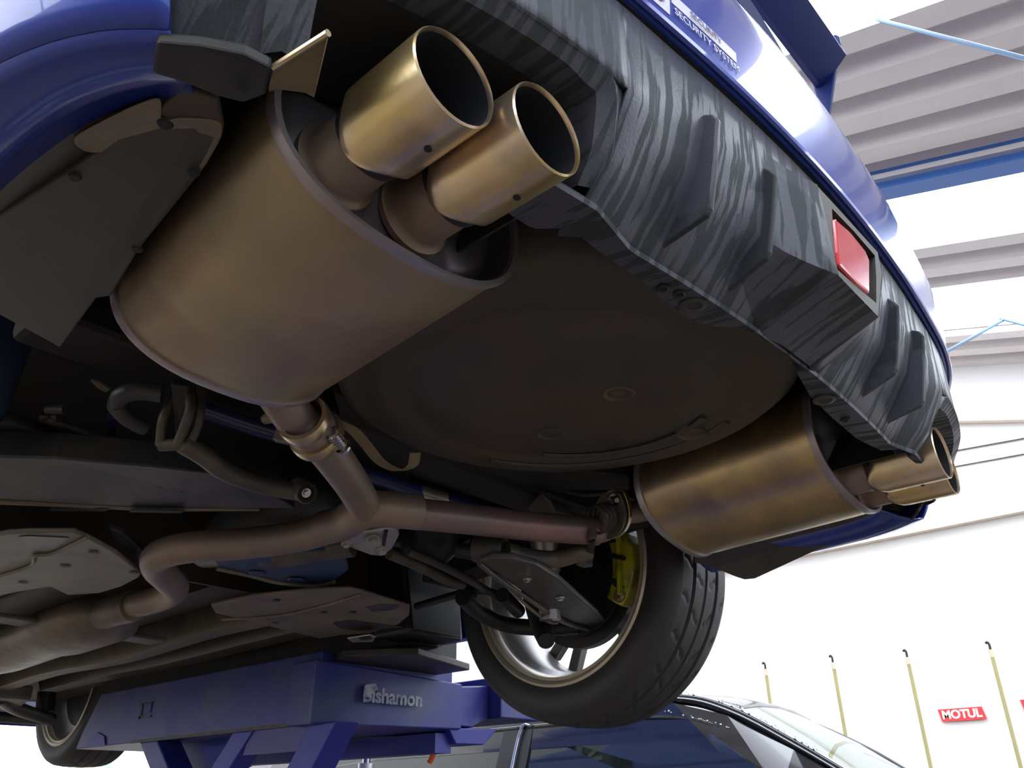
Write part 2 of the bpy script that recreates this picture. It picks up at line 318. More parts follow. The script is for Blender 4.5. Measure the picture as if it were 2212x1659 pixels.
# things seen under the lift
E_ = pick(573, 1660, 0, 5.2)
hb = thing('tool_cabinet', (E_.x, E_.y, 0), 'orange and maroon cabinet seen between the blue lift legs', 'cabinet')
zt = pick(575, 1625, 0, 5.2).z+H
wd = (pick(545,1640,0,5.2)-pick(600,1640,0,5.2)).length
link('front', box((0,0,zt/2+.005), (.05,wd,zt-.01)), 'orange', hb, bevel=.01)
link('side_panel', box((.2,wd/2+.09,zt/2+.005), (.4,.16,zt-.01)), 'maroon', hb, bevel=.01)
S_ = pick(640, 1650, 0, 6.3)
sh = thing('storage_shelf', (S_.x, S_.y, 0), 'grey shelf with a cream and yellow edge beside the orange cabinet', 'shelf')
zt2 = S_.z+H
link('back_panel', box((.2,0,(zt2+.25)/2), (.03,1.5,zt2+.24)), 'shelfm', sh)
link('shelf_board', box((0,0,zt2-.02), (.4,1.5,.05)), 'cream', sh)
link('edge_strip', box((-.21,0,zt2-.045), (.012,1.5,.03)), 'yellow', sh)
for dx in (-.12, -.02): tag(link('upright', box((-.02,dx,zt2+.10), (.03,.03,.16)), 'cream', sh))
# hydraulic rod and orange grip beside the lift
A = pick(795, 1596, 0, 1.35)
e = thing('jack_rod', (A.x, A.y, 0), 'vertical grey steel rod beside the lift in front of the black car window', 'rod')
link('shaft', lathe((0,0,0), (0,0,1), [(0,.014),(A.z+H,.014),(A.z+H,.0001)], 14, (True,False)), 'chrome', e, smooth=True)
Bz = pick(795, 1652, 0, 1.35).z+H
link('collar', lathe((0,0,Bz-.03), (0,0,1), [(0,.03),(.035,.03),(.035,.014)], 16, (True,False)), 'alu', e, smooth=True)
A = pick(944, 1612, 0, 1.03); B = pick(928, 1647, 0, 1.03); T = pick(957, 1590, 0, 1.03)
og = top('orange_grip', tube([A, B], .0085, 12, caps=(True,True)), 'orange', 'small orange ribbed grip hanging in front of the black car window', 'handle', smooth=True)
off = og.location
def loc_(g): return [Vector(p)+Vector((0,0,H))-off for p in g[0]], g[1]
link('cord', loc_(tube([A, T, pick(985,1560,0,1.03), Vector((1.03,.70,.002))], .0018, 6)), 'black', og)
# ================================================================ LIFT
lf = thing('car_lift', (.7, 1.3, 0), 'blue steel scissor lift platform carrying the raised car on its sill', 'car lift')
def L(g): return [Vector(p)+Vector((-.7,-1.3,H)) for p in g[0]], g[1]
plat = link('platform', L(slab([(.50,.63,.03),(.50,2.02,.03),(.50,1.99,.085),(.50,1.9,.20),(.50,.63,.20)], (.46,0,0))), 'liftblue', lf, bevel=.004)
link('gap_notch', L(slab([(.495,1.93,.032),(.495,1.92,.06),(.495,1.86,.075),(.495,1.80,.06),(.495,1.78,.032)], (.004,0,0))), 'liftblue2', plat)
link('end_box', L(slab([(.47,.61,.025),(.96,.59,.035),(.96,.59,.155),(.47,.61,.175)], (0,.10,0))), 'liftblue', lf, bevel=.004)
text('maker_lettering', 'Bishamon', 'letter', lf, pick(850,1507,1,.586)-Vector((.7,1.3,-H)), (1,-.04,0), (0,0,1), .050, bold=.0015, ext=.001)
link('worn_plate', L(slab([pick(a,b2,1,.589) for a, b2 in ((784,1504),(789,1479),(812,1476),(816,1488),(806,1496),(797,1507))], (0,-.001,0))), 'letter', lf)
link('greasy_seam', L(join(slab([(.499,.70,.028),(.499,1.60,.028),(.499,1.60,.037),(.499,.70,.037)], (-.003,0,0)))), 'grease', lf)
link('square_mark', L(join(slab([(.499,1.50,.10),(.499,1.58,.10),(.499,1.58,.106),(.499,1.50,.106)], (-.002,0,0)), slab([(.499,1.50,.14),(.499,1.57,.14),(.499,1.57,.146),(.499,1.50,.146)], (-.002,0,0)), slab([(.499,1.565,.10),(.499,1.575,.10),(.499,1.575,.146),(.499,1.565,.146)], (-.002,0,0)), slab([(.499,1.505,.112),(.499,1.51,.112),(.499,1.51,.146),(.499,1.505,.146)], (-.002,0,0)))), 'grease', lf)
link('ramp_hinge', L(slab([(.96,.60,.045),(1.03,.62,.045),(1.10,.62,.075),(1.10,.62,.165),(.96,.60,.150)], (0,.3,0))), 'liftblue', lf, bevel=.004)
link('side_box', L(join(box((1.19,.72,.13), (.18,.30,.115)))), 'liftblue', lf, bevel=.004)
link('ramp_foot', L(slab([(.92,.60,.038),(1.12,.60,.045),(1.06,.60,.0),(.95,.60,-.002)], (0,.25,0))), 'liftblue2', lf, bevel=.003)
link('lift_pad', L(slab([(.51,.55,.178),(.62,.40,.178),(.90,.50,.178),(.90,.80,.178),(.60,.80,.178)], (0,0,.018))), 'grease', lf, bevel=.003)
rb_ = link('rubber_block', L(box((.82,.60,.235), (.15,.11,.075))), 'black', lf, bevel=.006)
link('rubber_block', L(box((.72,1.80,.235), (.10,.20,.055))), 'black', lf, bevel=.006)
link('lower_beam', L(rod_box((.92,.62,.0), (.92,1.9,.0), .06, .05)), 'liftblue2', lf)
def scis(name, x0, x1, y0, y1, w_, m_, zt=.03):
    """leg in the y-z plane from (y0, top) to (y1, floor) with horizontal width w_"""
    return link(name, L(slab([(x0,y0,zt),(x0,y0+w_,zt),(x0,y1+w_,-H+.10),(x0,y1,-H+.10)], (x1-x0,0,0))), m_, lf, bevel=.004)
scis('scissor_arm', .50, .57, .545, 1.50, .11, 'liftblue2')
scis('scissor_arm', .50, .56, .905, 2.15, .10, 'liftblue2')
scis('scissor_arm', .50, .58, 1.435, -.05, .115, 'liftblue')
scis('scissor_arm', .80, .88, 1.75, .30, .12, 'liftblue')
link('inner_panel', L(slab([pick(a, b2, 0, .63) for a, b2 in ((330,1580),(520,1572),(500,1680),(330,1680))], (.02,0,0))), 'liftblue2', lf)
link('cross_panel', L(slab([(.506,.93,.028),(.506,.60,.028),(.506,.62,-.030),(.506,.95,-.030)], (.012,0,0))), 'liftpanel', lf)
link('base_frame', L(join(rod_box((.56,-.5,-H+.05), (.56,2.9,-H+.05), .12, .09), rod_box((.88,-.5,-H+.05), (.88,2.9,-H+.05), .12, .09), rod_box((.5,.55,-H+.05), (.96,.55,-H+.05), .09, .08), rod_box((.5,2.15,-H+.05), (.96,2.15,-H+.05), .09, .08))), 'liftblue', lf)
link('pivot_pin', L(lathe((.5,1.32,-.6), (1,0,0), [(0,.03),(.46,.03)], 16, (True,True))), 'chrome', lf)
# ================================================================ THE RAISED CAR
car = thing('raised_car', (0, 0, H), 'blue sports saloon raised on the lift, seen from below its rear bumper', 'car')
def part(name, g, m, parent=None, **k): return link(name, g, m, parent or car, **k)
# plan curve of the rear bumper and profile insets
PLAN = [(-.803,-.36),(-.803,-.46),(-.798,-.60),(-.772,-.74),(-.71,-.842),(-.60,-.903),(-.48,-.937),(-.33,-.956),(-.17,-.969),(0,-.974)]
PLAN = PLAN+[(-x, y) for x, y in PLAN[-2::-1]]
pl = smooth_path([(x, y, 0) for x, y in PLAN], 8)
def plan_at(x):
    """point and outward normal of the rear part for a given x"""
    for i in range(len(pl)-1):
        if pl[i].x <= x < pl[i+1].x and pl[i].y < -.62:
            t = (x-pl[i].x)/(pl[i+1].x-pl[i].x); p = pl[i].lerp(pl[i+1], t); d = (pl[i+1]-pl[i]).normalized(); return p, Vector((d.y, -d.x, 0))
    return pl[0], Vector((-1,0,0))
def plan_i(s):
    s = max(0, min(s, len(pl)-1.001)); i = int(s); d = (pl[i+1]-pl[i]).normalized(); return pl[i].lerp(pl[i+1], s-i), Vector((d.y, -d.x, 0))
def table(T, z):
    for (a, va), (b, vb) in zip(T, T[1:]):
        if a <= z <= b: return va+(vb-va)*(z-a)/(b-a)
    return T[0][1] if z < T[0][0] else T[-1][1]
SK = [(.270,.078),(.276,.070),(.30,.050),(.335,.026),(.38,.011),(.42,.008),(.4450,.006)]
SK2 = [(.270,.060),(.283,.048),(.296,.036),(.352,.006),(.4450,.005)]
def ins(x, z):
    t = min(1, max(0, (abs(x)-.30)/.06)); return table(SK, z)*(1-t)+table(SK2, z)*t       # rear skirt inset
PT = [(.452,.004),(.458,-.004),(.50,-.008),(.56,-.008),(.60,-.002),(.64,.008),(.68,.022),(.74,.048),(.80,.073),(.90,.107),(1.0,.136)]
CN = [(.272,.055),(.285,.046),(.31,.034),(.34,.020),(.38,.009),(.42,.004)]+PT
SE = [(.270,.075),(.29,.062),(.32,.040),(.36,.018),(.4445,.006)]
def patch(xs, zf, tab, m, name, parent=None, solid=0, byindex=False, smooth=True):
    """xs: plan positions; zf(x)->list of z"""
    rs = []
    for x in xs:
        p, n_ = plan_i(x) if byindex else plan_at(x)
        rs.append([p-n_*(ins(x, z) if tab is SK else table(tab, z))+Vector((0,0,z)) for z in (zf(p.x) if byindex else zf(x))])
    return part(name, rings(rs, False), m, parent, smooth=smooth, solid=solid)
def lin(a, b, n): return [a+(b-a)*i/(n-1) for i in range(n)]
N = len(pl)
bump = patch(lin(0, N-1.01, 120), lambda x: [z for z, _ in PT], PT, 'blue', 'rear_bumper', byindex=True, solid=.004)
# blue bumper corners below the paint line, both sides
def corner_idx(sign): 
    ids = [s for s in lin(0, N-1.01, 400) if (pl[int(s)].x*sign > .708)]
    return ids[::4]+[ids[-1]]
for sgn in (-1, 1):
    patch(corner_idx(sgn), lambda x: lin(.272,.454,14), CN, 'blue', 'bumper_corner', bump, byindex=True, solid=.004)
    ids = corner_idx(sgn); r1 = []; r0 = []
    for s in ids:
        p, n_ = plan_i(s); a = p-n_*.122+Vector((0,0,.288)); b2 = p-n_*.150+Vector((0,0,.296)); r1.append([a, b2, b2+Vector((0,0,.05))-n_*.01])
        r0.append([p-n_*.0545+Vector((0,0,.272)), p-n_*.066+Vector((0,0,.2705)), p-n_*.095+Vector((0,0,.276)), p-n_*.124+Vector((0,0,.288))])
    part('bumper_fold', rings(r0, False), 'blue', bump, smooth=True, solid=.003)
    part('corner_return', rings(r1, False), 'under', bump, solid=.004)
# seal between paint and skirt
patch(lin(-.714,.714,90), lambda x: [.4445,.4465,.4505,.453], [(.4445,.010),(.4465,.013),(.4505,.013),(.453,.0)], 'gap', 'seal_strip', bump)
p0 = []
for s in lin(-.714,.714,100):
    p, n_ = plan_at(s); p0.append(p+n_*.004+Vector((0,0,.456)))
part('painted_lip', tube(p0, .0045, 8, curve=False), 'blue', bump, smooth=True)
# --- textured skirt with the two exhaust cut-outs
def cut_top(ax):           # height of the cut-out's upper edge at |x|
    if ax < .375 or ax > .72: return None
    if ax < .40: return .352-.05*(.40-ax)
    return .352+.004*(ax-.40)-.3*max(0, ax-.62)
skirt = patch(lin(-.372,.372,110), lambda x: [.270,.273,.276,.285,.295,.305,.32,.335,.35,.365,.38,.40,.42,.4445], SK, 'carbon', 'rear_skirt', solid=.004)
for sgn in (-1, 1):
    patch([sgn*v for v in lin(.372,.714,44)], lambda x: lin(cut_top(max(abs(x),.376)) or .3, .4445, 8), SK, 'carbon', 'skirt_arch', skirt, solid=.004)
    patch([sgn*v for v in lin(.628,.714,14)], lambda x: lin(.270, (cut_top(min(abs(x),.714)) or .36)+.002, 8), SE, 'carbon', 'skirt_end', skirt, solid=.004)
# return flange under the skirt (flat, facing down) with its measured inner edge
edge = [W(a, b2, .272) for a, b2 in ((1118,470),(1150,490),(1190,507),(1217,490),(1255,508),(1300,545),(1400,612),(1430,642),(1490,688),(1530,700),(1590,704),(1640,722),(1658,712),(1700,722),(1748,786),(1718,798),(1750,852),(1792,895),(1850,945),(1905,972),(1960,985),(1990,960))]
edge = sorted([(v.x, v.y) for v in edge])
def edge_y(x):
    for (a, ya), (b2, yb) in zip(edge, edge[1:]):
        if a <= x <= b2: return ya+(yb-ya)*(x-a)/max(b2-a, 1e-6)
    return edge[0][1] if x < edge[0][0] else edge[-1][1]
r1 = []
for x in lin(-.43,.40,120):
    p, n_ = plan_at(x); a = p-n_*(ins(x,.270)-.0045)+Vector((0,0,.2668)); a0 = p-n_*(ins(x,.270)-.0060)+Vector((0,0,.2700)); ey_ = max(edge_y(x), a.y+.004)
    r1.append([a0+Vector((0,.001,.003)), a0, a, Vector((x, ey_, .2705)), Vector((x, ey_+.003, .290))])
part('lower_flange', rings(r1, False), 'carbon', skirt, smooth=True, solid=.0005)
# rounded rim around each cut-out
for sgn in (-1, 1):
    pts = []
    def sp(x, z, o=0):
        p, n_ = plan_at(sgn*x); return p-n_*(ins(x, z)+o)+Vector((0,0,z))
    seq = [(.630,.275),(.630,.320),(.618,.342),(.595,.350),(.55,.353),(.48,.354),(.42,.354),(.392,.350),(.380,.338),(.372,.318),(.368,.30),(.366,.280)]
    outer = smooth_path([sp(a, b, -.003) for a, b in seq], 5); tuck = smooth_path([sp(a-(.014 if a < .5 else -.012 if a > .61 else 0), b+(.010 if b > .33 else 0), .005) for a, b in seq], 5); inner = smooth_path([sp(a+(.016 if a < .5 else -.016 if a > .61 else 0), b-(.010 if b > .34 else 0), .004) for a, b in seq], 5)
    deep = [q+Vector((0,.030,.002)) for q in inner]; back = [q+Vector((0,.036,.006)) for q in outer]
    part('cutout_rim', rings([list(t) for t in zip(tuck, outer, inner, deep, back)], True), 'carbon', skirt, smooth=True)
    # plain black inner wall of the cut-out
    part('cutout_liner', rings([[q, q+Vector((0,.11,.0))] for q in deep[6:]], False), 'black', skirt, solid=.003)
# fins: shark-fin plates standing out of the skirt
for sgn in (-1, 1):
    for fx, yt, zt, yb, zb in ((.259,-.968,.386,-.949,.296),(.159,-.972,.384,-.953,.302)):
        x = sgn*fx; p, n_ = plan_at(x)
        def q(z, o): return Vector((x, p.y+ins(x, z)-o, z))
        P_out = [q(.398,.001), Vector((x,yt+.004,zt+.006)), Vector((x,yt,zt-.002)), Vector((x,(yt+yb)/2-.001,(zt+zb)/2)), Vector((x,yb,zb)), Vector((x,yb+.004,zb-.005)), q(.283,.006), q(.276,-.008), q(.33,-.008), q(.385,-.008)]
        link('fin', slab([v+Vector((-.0035,0,0)) for v in P_out], (.007,0,0)), 'carbon', skirt, bevel=.0022)
# centre lamp housing with the red fog lens
def HP(px, py, y): return pick(px, py, 1, y)
yh = -.985
hous = [(1762,398),(1783,446),(1801,560),(1810,592),(1896,682),(1903,640),(1903,585),(1893,548),(1800,440)]
H3 = [HP(a, b2, yh) for a, b2 in hous]
lens = [(1800,472),(1832,500),(1866,542),(1876,566),(1876,636),(1850,615),(1810,573),(1806,545)]
L3 = [HP(a, b2, yh-.001) for a, b2 in lens]
cx_ = sum((v for v in H3), Vector())/len(H3)
fr_in = [(1797,450),(1845,500),(1890,552),(1893,600),(1893,655),(1850,618),(1806,580),(1803,545)]
def ring_frame(outer, inner, depth):
    n1 = len(outer); return rings([outer, inner, [v+Vector((0,depth,0)) for v in inner]], True)
I3 = [HP(a, b2, yh) for a, b2 in fr_in]
O3 = [HP(a, b2, yh) for a, b2 in ((1764,400),(1812,452),(1896,545),(1905,590),(1897,683),(1852,637),(1811,594),(1797,540))]
hs = part('lamp_housing', join(rings([[v+Vector((0,.06,.004)) for v in O3], O3, I3, [v+Vector((0,.012,0)) for v in I3]], True, (False, True))), 'gap', skirt)
part('fog_lens', slab([v+Vector((0,.008,0)) for v in L3], (0,-.010,0)), 'red', skirt, bevel=.003)
# lower keel of the housing down to the flange
lowp = [HP(1811,594,yh), HP(1852,637,yh), HP(1897,683,yh)]
bas = [W(1640,722,.2685), W(1690,745,.2685), W(1748,790,.2685)]
def sk_(x, z): p, n_ = plan_at(x); return p-n_*(ins(x, z)+.001)+Vector((0,0,z))
def blend(a, b2, t): return a.lerp(b2, t)
keel_rows = []
for t in (0,.25,.5,.75,1): keel_rows.append([blend(a, b2, t)+Vector((0, .006*sin(pi*t), 0)) for a, b2 in zip(lowp, bas)])
part('keel', rings(keel_rows, False), 'carbon', skirt, solid=.002)
lrows, rrows = [], []
for A0, zz in ((HP(1764,400,yh),.436),(HP(1775,440,yh),.42),(HP(1797,540,yh),.37),(HP(1811,594,yh),.335),(keel_rows[1][0],.315),(keel_rows[2][0],.300),(keel_rows[3][0],.286),(bas[0],.271)):
    B0 = sk_(-.205, zz); lrows.append([B0.lerp(A0, t)+Vector((0, .010*sin(pi*t), 0)) for t in lin(0,1,8)])
part('keel_side', rings(lrows, False), 'carbon', skirt, smooth=True, solid=.002)
for A0, zz in ((HP(1905,572,yh),.43),(HP(1905,600,yh),.40),(HP(1897,683,yh),.34),(keel_rows[1][2],.32),(keel_rows[2][2],.30),(keel_rows[3][2],.285),(bas[2],.271)):
    B0 = sk_(.125, zz); rrows.append([A0.lerp(B0, t)+Vector((0, .010*sin(pi*t), 0)) for t in lin(0,1,8)])
part('keel_side', rings(rrows, False), 'carbon', skirt, smooth=True, solid=.002)
# fasteners under the skirt
for px, py, big in ((1497,657,1),(1780,862,1),(1467,632,0),(1432,620,0),(1825,905,0)):
    c = W(px, py, .268)
    part('push_clip', lathe(c, (0,0,-1), [(0,.0001),(0,.013 if big else .006),(.002,.013 if big else .006),(.003,.009 if big else .004),(.0012,.008 if big else .003),(.0012,.0001)], 20), 'frame' if big else 'black', skirt, smooth=True)
# left metal bracket by the near tips
bl = [HP(591,146,-.835), HP(709,71,-.885), HP(700,110,-.875), HP(678,203,-.84), HP(632,178,-.83), HP(580,190,-.82)]
part('heat_bracket', slab(bl, (.004,.006,.004)), 'strap', bump)
part('bracket_glint', tube([bl[0], bl[1]], .0025, 8, curve=False), 'zinc', bump)  # bright rod standing in for the glint along the bracket's edge
under_c = [W(338,92,.262), W(430,100,.262), W(527,118,.262), W(585,148,.262), W(575,205,.266), W(527,223,.270), W(469,209,.270), W(400,180,.27), W(330,160,.268)]
part('bumper_tab', slab(under_c, (0,0,.01)), 'dark', bump, bevel=.002)
part('tab_hole', lathe(W(520,188,.263), (0,0,-1), [(0,.0001),(.002,.0045),(.0025,.0001)], 14), 'black', bump)
# inner liner (mud guard) panel at the near corner
lin_o = [W(305,262,.285), W(400,190,.283), W(470,215,.283), W(482,280,.285), W(478,300,.286), W(445,360,.288), W(300,540,.292), W(240,640,.294), W(208,645,.294), W(130,752,.296), W(100,735,.296), W(-40,660,.296), W(-60,500,.29), W(0,463,.288), W(150,370,.286)]
liner = part('corner_liner', slab(lin_o, (0,0,.008)), 'under', car, bevel=.002)
pale = [W(235,255,.2835), W(300,225,.2825), W(345,215,.282), W(350,260,.2835), W(390,255,.2825), W(470,262,.284), W(476,296,.285), W(450,345,.287), W(432,365,.287), W(425,320,.287), W(380,310,.286), W(300,312,.286), W(200,330,.2855), W(160,300,.285)]
pale = smooth_path(pale+pale[:1], 4)[:-1]
part('pale_smear', slab(pale, (0,0,.001)), 'cover', liner)
for q_, r_ in (((357,266),.006),((162,381),.005),((418,372),.005),((297,537),.005)):
    part('liner_hole', lathe(W(*q_, .284), (0,0,-1), [(0,.0001),(0,r_),(.002,r_*.8),(.002,.0001)], 14), 'tipin', liner)
# body shell above (closed, so that no sky shows through the cavities)
def prism(y0, y1, sec):     # section of (x,z), mirrored body
    return rings([[Vector((x, y0, z)) for x, z in sec], [Vector((x, y1, z)) for x, z in sec]], True, (True, True))
shell = part('body_side', slab([(.800,-.35,.45),(.800,-.35,.98),(.800,3.5,.86),(.800,3.5,.66),(.800,3.05,.66),(.800,2.9,.70),(.800,2.4,.70),(.800,2.22,.5),(.800,2.2,.24),(.800,.40,.24),(.800,.38,.5),(.800,.25,.66),(.800,-.25,.66),(.800,-.38,.45)], (.04,0,0)), 'blue', car, bevel=.01)
part('body_side', slab([(-.84,-.35,.45),(-.84,-.35,.98),(-.84,3.5,.86),(-.84,3.5,.66),(-.84,3.05,.66),(-.84,2.9,.70),(-.84,2.4,.70),(-.84,2.22,.5),(-.84,2.2,.24),(-.84,.40,.24),(-.84,.38,.5),(-.84,.25,.66),(-.84,-.25,.66),(-.84,-.38,.45)], (.04,0,0)), 'blue', car, bevel=.01)
part('boot_floor', slab([(-.62,-.86,.47),(.62,-.86,.47),(.72,-.60,.47),(.74,-.10,.47),(-.74,-.10,.47),(-.72,-.60,.47)], (0,0,.02)), 'dark', car)
part('rear_floor', slab([(-.80,-.10,.50),(.80,-.10,.50),(.80,.55,.50),(-.80,.55,.50)], (0,0,.02)), 'dark', car)
part('floor_pan', join(slab([(-.78,.55,.30),(-.14,.55,.30),(-.14,3.0,.27),(-.78,3.0,.27)], (0,0,.03)), slab([(.78,.55,.30),(.14,.55,.30),(.14,3.0,.27),(.78,3.0,.27)], (0,0,.03)), slab([(-.14,.55,.38),(.14,.55,.38),(.14,3.0,.38),(-.14,3.0,.38)], (0,0,.02)), box((-.14,1.8,.34), (.01,2.5,.1)), box((.14,1.8,.34), (.01,2.5,.1)), box((0,.55,.40), (1.56,.01,.22))), 'under', car)
part('cabin', slab([(-.80,-.35,.98),(-.80,.1,1.05),(-.80,.9,1.40),(-.80,1.9,1.42),(-.80,2.7,1.0),(-.80,3.5,.87)], (1.6,0,0)), 'blue', car, bevel=.05)
part('boot_side', join(slab([(-.60,-.80,.74),(.60,-.80,.74),(.70,-.30,.96),(-.70,-.30,.96)], (0,0,.02)), box((0,-.3,.72),(1.56,.02,.52))), 'dark', car)
# boot lid: skin, lip
bootrows = []
for z, ins in ((.90,.106),(.95,.121),(1.0,.136),(1.005,.17),(1.005,.5)):
    bootrows.append([Vector((x, -.974+ins+.10*abs(x/.74)**2.6, z)) for x in lin(-.72,.74,50)])
boot = part('boot_lid', rings(bootrows, False), 'blue', car, smooth=True, solid=.006)
part('boot_lip', rings([[Vector((x, -.974+i_+.11*abs(x/.74)**2.6, z)) for x in lin(-.68,.68,40)] for z, i_ in ((1.002,.138),(1.008,.134),(1.03,.124),(1.048,.114),(1.054,.118),(1.045,.16),(1.006,.20))], False), 'wingblue', boot, smooth=True, solid=.004)
# wing
blade = []
for x in lin(-.715,.715,16):
    blade.append([Vector((x,y,z)) for y, z in ((-.862,1.350),(-.83,1.322),(-.795,1.300),(-.782,1.306),(-.82,1.340),(-.860,1.362))])
wing = part('rear_wing', rings(blade, True, (True,True)), 'wingblue', car, smooth=True)
epl = [PX(a, b2, .715) for a, b2 in ((1790,247),(1803,160),(1814,90),(1811,76),(1804,73),(1783,84),(1745,150),(1768,225))]
for sg in (1, -1): part('end_plate', slab([Vector((sg*v.x, v.y, v.z)) for v in epl], (sg*.012,0,0)), 'wingblue', wing, bevel=.003)
for sx in (-1, 1): part('wing_stay', slab([(sx*.20,-.78,1.05),(sx*.20,-.66,1.05),(sx*.20,-.79,1.31),(sx*.20,-.85,1.34)], (.02,0,0)), 'wingblue', wing, bevel=.003)
# sticker on the bumper: camera symbol and two lines
e1 = Vector((1,.02,0)); sy = -.9805
def SP(x, z): 
    p, n_ = plan_at(x); return p-n_*(table(PT, z)-.0022)+Vector((0,0,z))
part('sticker', join(rings([[SP(x,.4665), SP(x,.4995)] for x in lin(-.350,-.318,6)], False), rings([[SP(x,.4835), SP(x,.4955)] for x in lin(-.315,-.215,12)], False)), 'decal', bump, solid=.0006)
part('sticker_ring', tube([SP(-.334+.009*cos(t), .483+.010*sin(t))+Vector((0,-.001,0)) for t in lin(0,2*pi,25)], .0007, 6, curve=False), 'decaltext', bump)
text('sticker_lettering', 'SECURITY SYSTEM', 'decal', bump, SP(-.262,.4755)+Vector((0,-.0008,0)), SP(-.215,.4755)-SP(-.315,.4755), (0,0,1), .0125, ext=.0002)
text('sticker_lettering', 'SECURITY', 'decaltext', bump, SP(-.265,.4895)+Vector((0,-.0012,0)), SP(-.215,.4895)-SP(-.315,.4895), (0,0,1), .011, ext=.0002)
# ---------------------------------------------------------------- silencers
def oval(x, y, z, wd, ht, n=2.5, rot=0, k=56):
    o = []
    for i in range(k):
        t = 2*pi*i/k; c, s = cos(t), sin(t); a = wd*math.copysign(abs(c)**(2/n), c); b2 = ht*math.copysign(abs(s)**(2/n), s)
        o.append(Vector((x+a*cos(rot)-b2*sin(rot), y, z+a*sin(rot)+b2*cos(rot))))
    return o
def silencer(name, xr, yr, zr, xf_, yf, zf, wd, ht, n, rot, m, label):
    def ov(t, s, dy=0): return oval(xr+(xf_-xr)*t, yr+(yf-yr)*t+dy, zr+(zf-zr)*t, wd*s, ht*s*(1 if s > .9 else 1), n, rot)
    b = tag(part(name, rings([ov(0,.985), ov(.004,.985), ov(.03,.995), ov(.1,1), ov(.5,1), ov(.9,1), ov(.97,.995), ov(.996,.985), ov(1,.985)], True), m, smooth=True), label)
    for t, sg in ((0,-1),(1,1)):
        part('seam', rings([ov(t,.985,-.005*sg), ov(t,1.018,-.005*sg), ov(t,1.025,0), ov(t,1.018,.006*sg), ov(t,.975,.006*sg), ov(t,.96,.002*sg)], True), 'seam', b, smooth=True)
        part('end_cap', rings([ov(t,.975,.003*sg), ov(t,.93,-.012*sg), ov(t,.90,-.018*sg), ov(t,.86,-.014*sg), ov(t,.80,-.008*sg), ov(t,.5,-.004*sg), ov(t,.02,-.003*sg)], True, (False, True)), 'cap', b, smooth=True)
    return b
mufN = silencer('silencer', -.4423,-.7687,.3247, -.4096,-.4378,.3293, .1303,.0829,2.5,-.023, 'steel', 'large dusty oval silencer nearest the camera')
mufF = silencer('silencer', .4458,-.7735,.3357, .4546,-.467,.3268, .1255,.0832,2.5,-.20, 'steel2', 'golden oval silencer on the far side')
def tip(par, x, z, y0, y1, sgn, label=None):
    r = .0377
    def prof(y, rr, k=40, scal=0):
        o = []
        for j in range(k):
            t = 2*pi*j/k; cut = 0
            if scal: 
                dn = max(0, -sin(t)); cut = -.028*max(0,(dn-.35))/.65*0 + .012*(cos(3*t+.4))*(.5) 
            o.append(Vector((x+rr*cos(t), y+cut, z+rr*sin(t))))
        return o
    # outer sleeve (open, thin wall) with its wavy front edge
    b = tag(part('exhaust_tip', rings([prof(y0+.004, r*.90, scal=1), prof(y0, r*.985, scal=1), prof(y0-.006, r, scal=1), prof((y0+y1)/2, r), prof(y1+.0015, r), prof(y1, r-.0012), prof(y1+.003, r-.0022), prof(y1+.03, r-.003)], True), 'tip', par, smooth=True), label)
    return b
def tip_inner(par, x, z, y0, y1, ycap):
    r = .0377
    part('tip_bore', rings([[Vector((x+rr*cos(2*pi*j/40), y, z+rr*sin(2*pi*j/40))) for j in range(40)] for y, rr in ((y1+.004,r-.0024),(y1+.03,r-.003),((y0+y1)/2,r-.004),(y0+.01,r-.006),(y0+.012,.001))], True), 'tipin', par, smooth=True)
    part('tip_neck', lathe((x,ycap,z), (0,-1,0), [(-.008,.0365),(-.003,.036),(-.001,.0325),(.003,.0305),(.012,.0300),((ycap-y0)+.01,.0295)], 40), 'pipe', par, smooth=True)
    c = Vector((x, (y0*.42+y1*.58), z)); th = radians(-97); nrm = Vector((cos(th),0,sin(th)))
    part('drain_hole', lathe(c+nrm*(r-.0008)+Vector((.012,0,0)), nrm, [(0,.0001),(.0014,.0030),(.0016,.0001)], 12), 'tipin', par)
for par, sg in ((mufN,-1),(mufF,1)):
    for xx, y1, y0 in ((.5109,-.8994,-.818),(.4315,-.914,-.822)):
        tip(par, sg*xx, .2884, y0, y1, sg); tip_inner(par, sg*xx, .2884, y0, y1, -.772)
# ---------------------------------------------------------------- pipes
J = W(800,1100,.25)
def pipe_ring(pts, r): return tube(pts, r, 24, k=8)
n_in = Vector((-.372,-.43,.300))
neckN = [n_in, W(640,905,.262), W(690,950,.250), W(757,1040,.250), J+Vector((-.004,.004,0))]
yp = part('centre_pipe', pipe_ring([J+Vector((.045,-.02,.002)), J, W(745,1128,.249), W(650,1157,.247), W(540,1173,.243), W(430,1180,.238), W(370,1190,.236), W(338,1205,.234), W(340,1228,.233), W(362,1250,.232), W(378,1272,.231), W(350,1292,.230), W(290,1308,.228), W(220,1328,.225)], .0262), 'pipe', car, smooth=True)
part('branch_pipe', pipe_ring(neckN, .0245), 'pipe', yp, smooth=True)
part('joint_sleeve', pipe_ring([W(700,1141,.249), W(745,1128,.249), J, J+Vector((.07,-.034,.004))], .0278), 'pipe', yp, smooth=True)
e_ = W(1290,1148,.275)
farp = [J, W(880,1108,.252), W(1000,1120,.257), W(1130,1135,.264), W(1230,1143,.271), e_]
part('branch_pipe', pipe_ring(farp, .0245), 'pipered', yp, smooth=True)
fl = W(1322,1112,.300)
part('flex_elbow', tube([e_+Vector((-.02,.01,-.002)), e_+Vector((.02,.0,.006)), fl, fl+Vector((.03,-.03,.006)), Vector((.44,-.455,.32))], .020, 20), 'pipe', yp, smooth=True)
